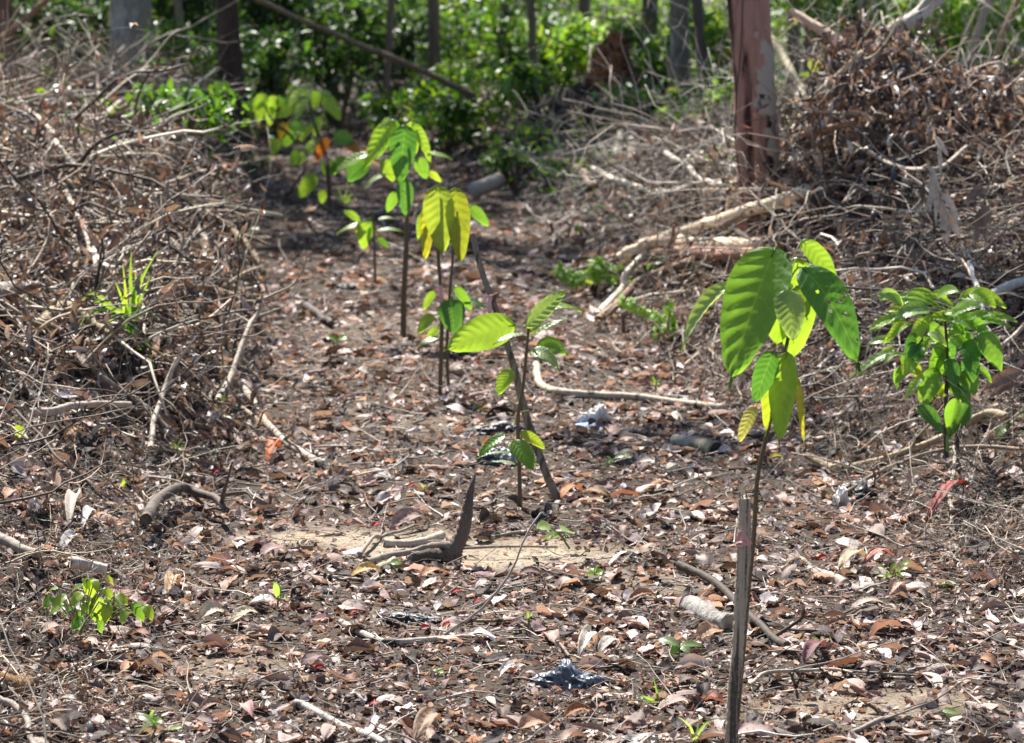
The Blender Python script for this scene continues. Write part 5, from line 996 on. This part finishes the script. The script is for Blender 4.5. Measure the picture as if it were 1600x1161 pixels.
# ---- large fallen leaves one can point at
def fallen(label, p0, p1, w_, col, lift=.015, up=0., curl=.3, fold=.3, prof='ell', veins=9, name='fallen_leaf', nrm=(0, -.45, 1)):
    a_, b_ = at(p0, lift=lift), at(p1, lift=lift); b_ = b_+Vector((0, 0, up))
    a = Acc(); bigleaf(a, a_, b_, w_/S(a_.y), col, bow=curl*.5, fold=fold, nrm=nrm, prof=prof, nu=18, nv=11, veins=veins, pucker=.004, wave=.10, roll=random.uniform(-.6, .6))
    tag(a.build(name, M['dry'], None, a_), label, 'dead leaf', 'large fallen leaves')
OR, TA, BN, DK, RD, PK, GR = (.46, .22, .10), (.50, .40, .28), (.26, .14, .09), (.10, .06, .05), (.50, .035, .03), (.55, .34, .28), (.42, .39, .35)
for args in [('large glossy maroon leaf standing on the right bank', (1446, 818), (1514, 778), 20, (.26, .07, .06), .03, .03), ('curled tan leaf beside the leafless grey log', (1310, 888), (1352, 872), 20, TA), ('long pink brown leaf right of the curled tan leaf', (1350, 880), (1395, 868), 16, (.48, .22, .17)),
  ('rusty rolled brown leaf near the bottom centre', (880, 1122), (928, 1112), 22, (.30, .13, .06)), ('broad peach brown leaf at the bottom centre', (812, 1140), (862, 1130), 30, (.44, .26, .17)), ('orange leaf under the dark dead root', (656, 902), (698, 896), 22, (.48, .27, .17)), ('yellow orange leaf left of the round green sprout', (548, 902), (598, 896), 20, (.52, .34, .14)),
  ('tan leaf with brown tip by the whitish log stub', (1088, 1000), (1130, 988), 26, (.50, .32, .20)), ('white curled leaf left of the grey blue plastic', (780, 1060), (810, 1042), 14, (.60, .55, .50)), ('star shaped cluster leaf of pale tan, right of the plastic', (905, 1026), (935, 1000), 22, (.58, .52, .44)), ('pale curled leaf right of the star shaped one', (935, 1022), (968, 1005), 18, (.50, .46, .40)),
  ('beige crumpled leaf on the left litter', (312, 968), (352, 955), 26, (.58, .50, .36)), ('second beige crumpled leaf right of the first', (360, 975), (405, 958), 22, (.54, .45, .32)), ('tan upright leaf left of the foreground path', (262, 928), (280, 910), 22, (.50, .33, .20)), ('orange oval leaf on the lower left sand', (190, 1052), (214, 1040), 18, (.48, .26, .16)),
  ('long orange leaf lying in the left foreground', (358, 1010), (395, 1000), 12, (.46, .28, .18)), ('brown oval leaf at the bottom left', (312, 1112), (350, 1102), 18, (.30, .20, .15)), ('pink pointed leaf at the bottom left', (378, 1102), (396, 1122), 20, (.55, .30, .28)), ('big dull brown leaf left of the dead root', (608, 828), (672, 815), 26, (.30, .22, .19)),
  ('glossy rust leaf at the foot of the leaning stake', (876, 778), (910, 768), 22, (.46, .20, .10)), ('rolled olive brown leaf right of the leaning stake', (908, 772), (955, 778), 18, (.30, .20, .12)), ('tan leaf below the rolled olive one', (915, 785), (948, 788), 12, (.55, .42, .30)), ('orange leaf behind the middle seedling foot', (755, 706), (776, 698), 16, (.60, .16, .04)),
  ('orange leaf standing at the left edge of the path', (418, 722), (438, 702), 18, (.50, .16, .07)), ('large purple brown leaf left of the pink leaf on the left path', (406, 868), (452, 862), 24, (.40, .27, .25)), ('dark crinkled leaf by the grey stick at the bottom', (470, 1040), (515, 1030), 22, (.22, .15, .15)), ('brown speckled leaf at the bottom centre left', (648, 1160), (690, 1125), 30, (.36, .24, .17)),
  ('ribbed grey leaf right of the thick grey log', (1328, 952), (1385, 945), 24, (.42, .36, .30)), ('rolled grey brown leaf on the lower right', (1440, 1052), (1500, 1048), 14, (.38, .32, .28)), ('maroon leaf beside the flat yellow sprig', (1256, 1035), (1290, 1012), 26, (.20, .10, .11)), ('orange leaf at the far lower right', (1528, 1030), (1560, 1040), 16, (.52, .30, .18)), ('pointed orange leaf standing on the right litter', (1390, 930), (1412, 918), 18, (.46, .30, .22)),
  ('yellow leaf fragment on the right path', (1202, 716), (1225, 715), 10, (.60, .50, .08)), ('pale pink leaf on the right bank edge', (1560, 745), (1600, 760), 24, (.55, .42, .38)), ('brown crinkled leaf right of the small sprout cluster', (980, 940), (1030, 935), 16, (.30, .17, .10)), ('salmon leaf below the bright little sprout', (935, 928), (964, 925), 12, (.58, .34, .22)),
  ('dark brown leaf in the middle foreground', (808, 900), (850, 898), 16, (.18, .11, .10)), ('pale leaf beside the dark brown foreground leaf', (742, 920), (768, 912), 15, (.55, .48, .44)), ('tan leaf standing left of the red barked tree base', (1000, 690), (965, 688), 14, (.50, .42, .34)), ('dark crumpled leaf on the left bank', (50, 812), (72, 790), 22, (.08, .07, .08)), ('pale grey curled leaf on the left bank', (108, 828), (128, 790), 22, (.50, .45, .40)),
  ('white grey leaf right of the curled leaf on the left bank', (128, 830), (152, 808), 16, (.55, .52, .49)), ('grey wrinkled leaf on the left bank', (96, 862), (128, 850), 24, (.38, .36, .36)), ('brown boat shaped leaf on the lower left bank', (62, 990), (110, 985), 22, (.36, .27, .23)), ('orange brown leaf at the far left edge', (8, 780), (28, 772), 22, (.50, .28, .20)),
  ('amber leaf in front of the peeled stick', (100, 685), (135, 672), 16, (.46, .26, .13)), ('cream leaf right of the amber leaf', (142, 682), (182, 684), 13, (.60, .46, .32)), ('brown glossy leaf left of the yellow green clump on sand', (205, 992), (235, 998), 22, (.30, .16, .11))]:
    fallen(*args)
for k, (px, py, lb) in enumerate([(553, 960, 'bright red leaf bit beside the black plastic'), (748, 944, 'small red curled leaf in mid foreground'), (700, 980, 'dark red leaf bit right of the black plastic'), (500, 1046, 'bright red leaf in the lower left litter'), (586, 1102, 'red leaf crumb at the bottom'), (645, 762, 'scarlet leaf on the middle path'), (590, 823, 'small red leaf left of the dead root'), (340, 740, 'red leaf crumb at the foot of the left bank'), (1286, 876, 'red leaf bit above the thick grey log'), (1078, 870, 'pair of red leaf crumbs before the front stake'), (714, 928, 'tiny red berry like leaf bit'), (664, 984, 'red crumb under the curved grey stick')]):
    fallen(lb, (px-9, py), (px+9, py-3), 8, (.38, .03, .03), .012, 0, .3, .3)
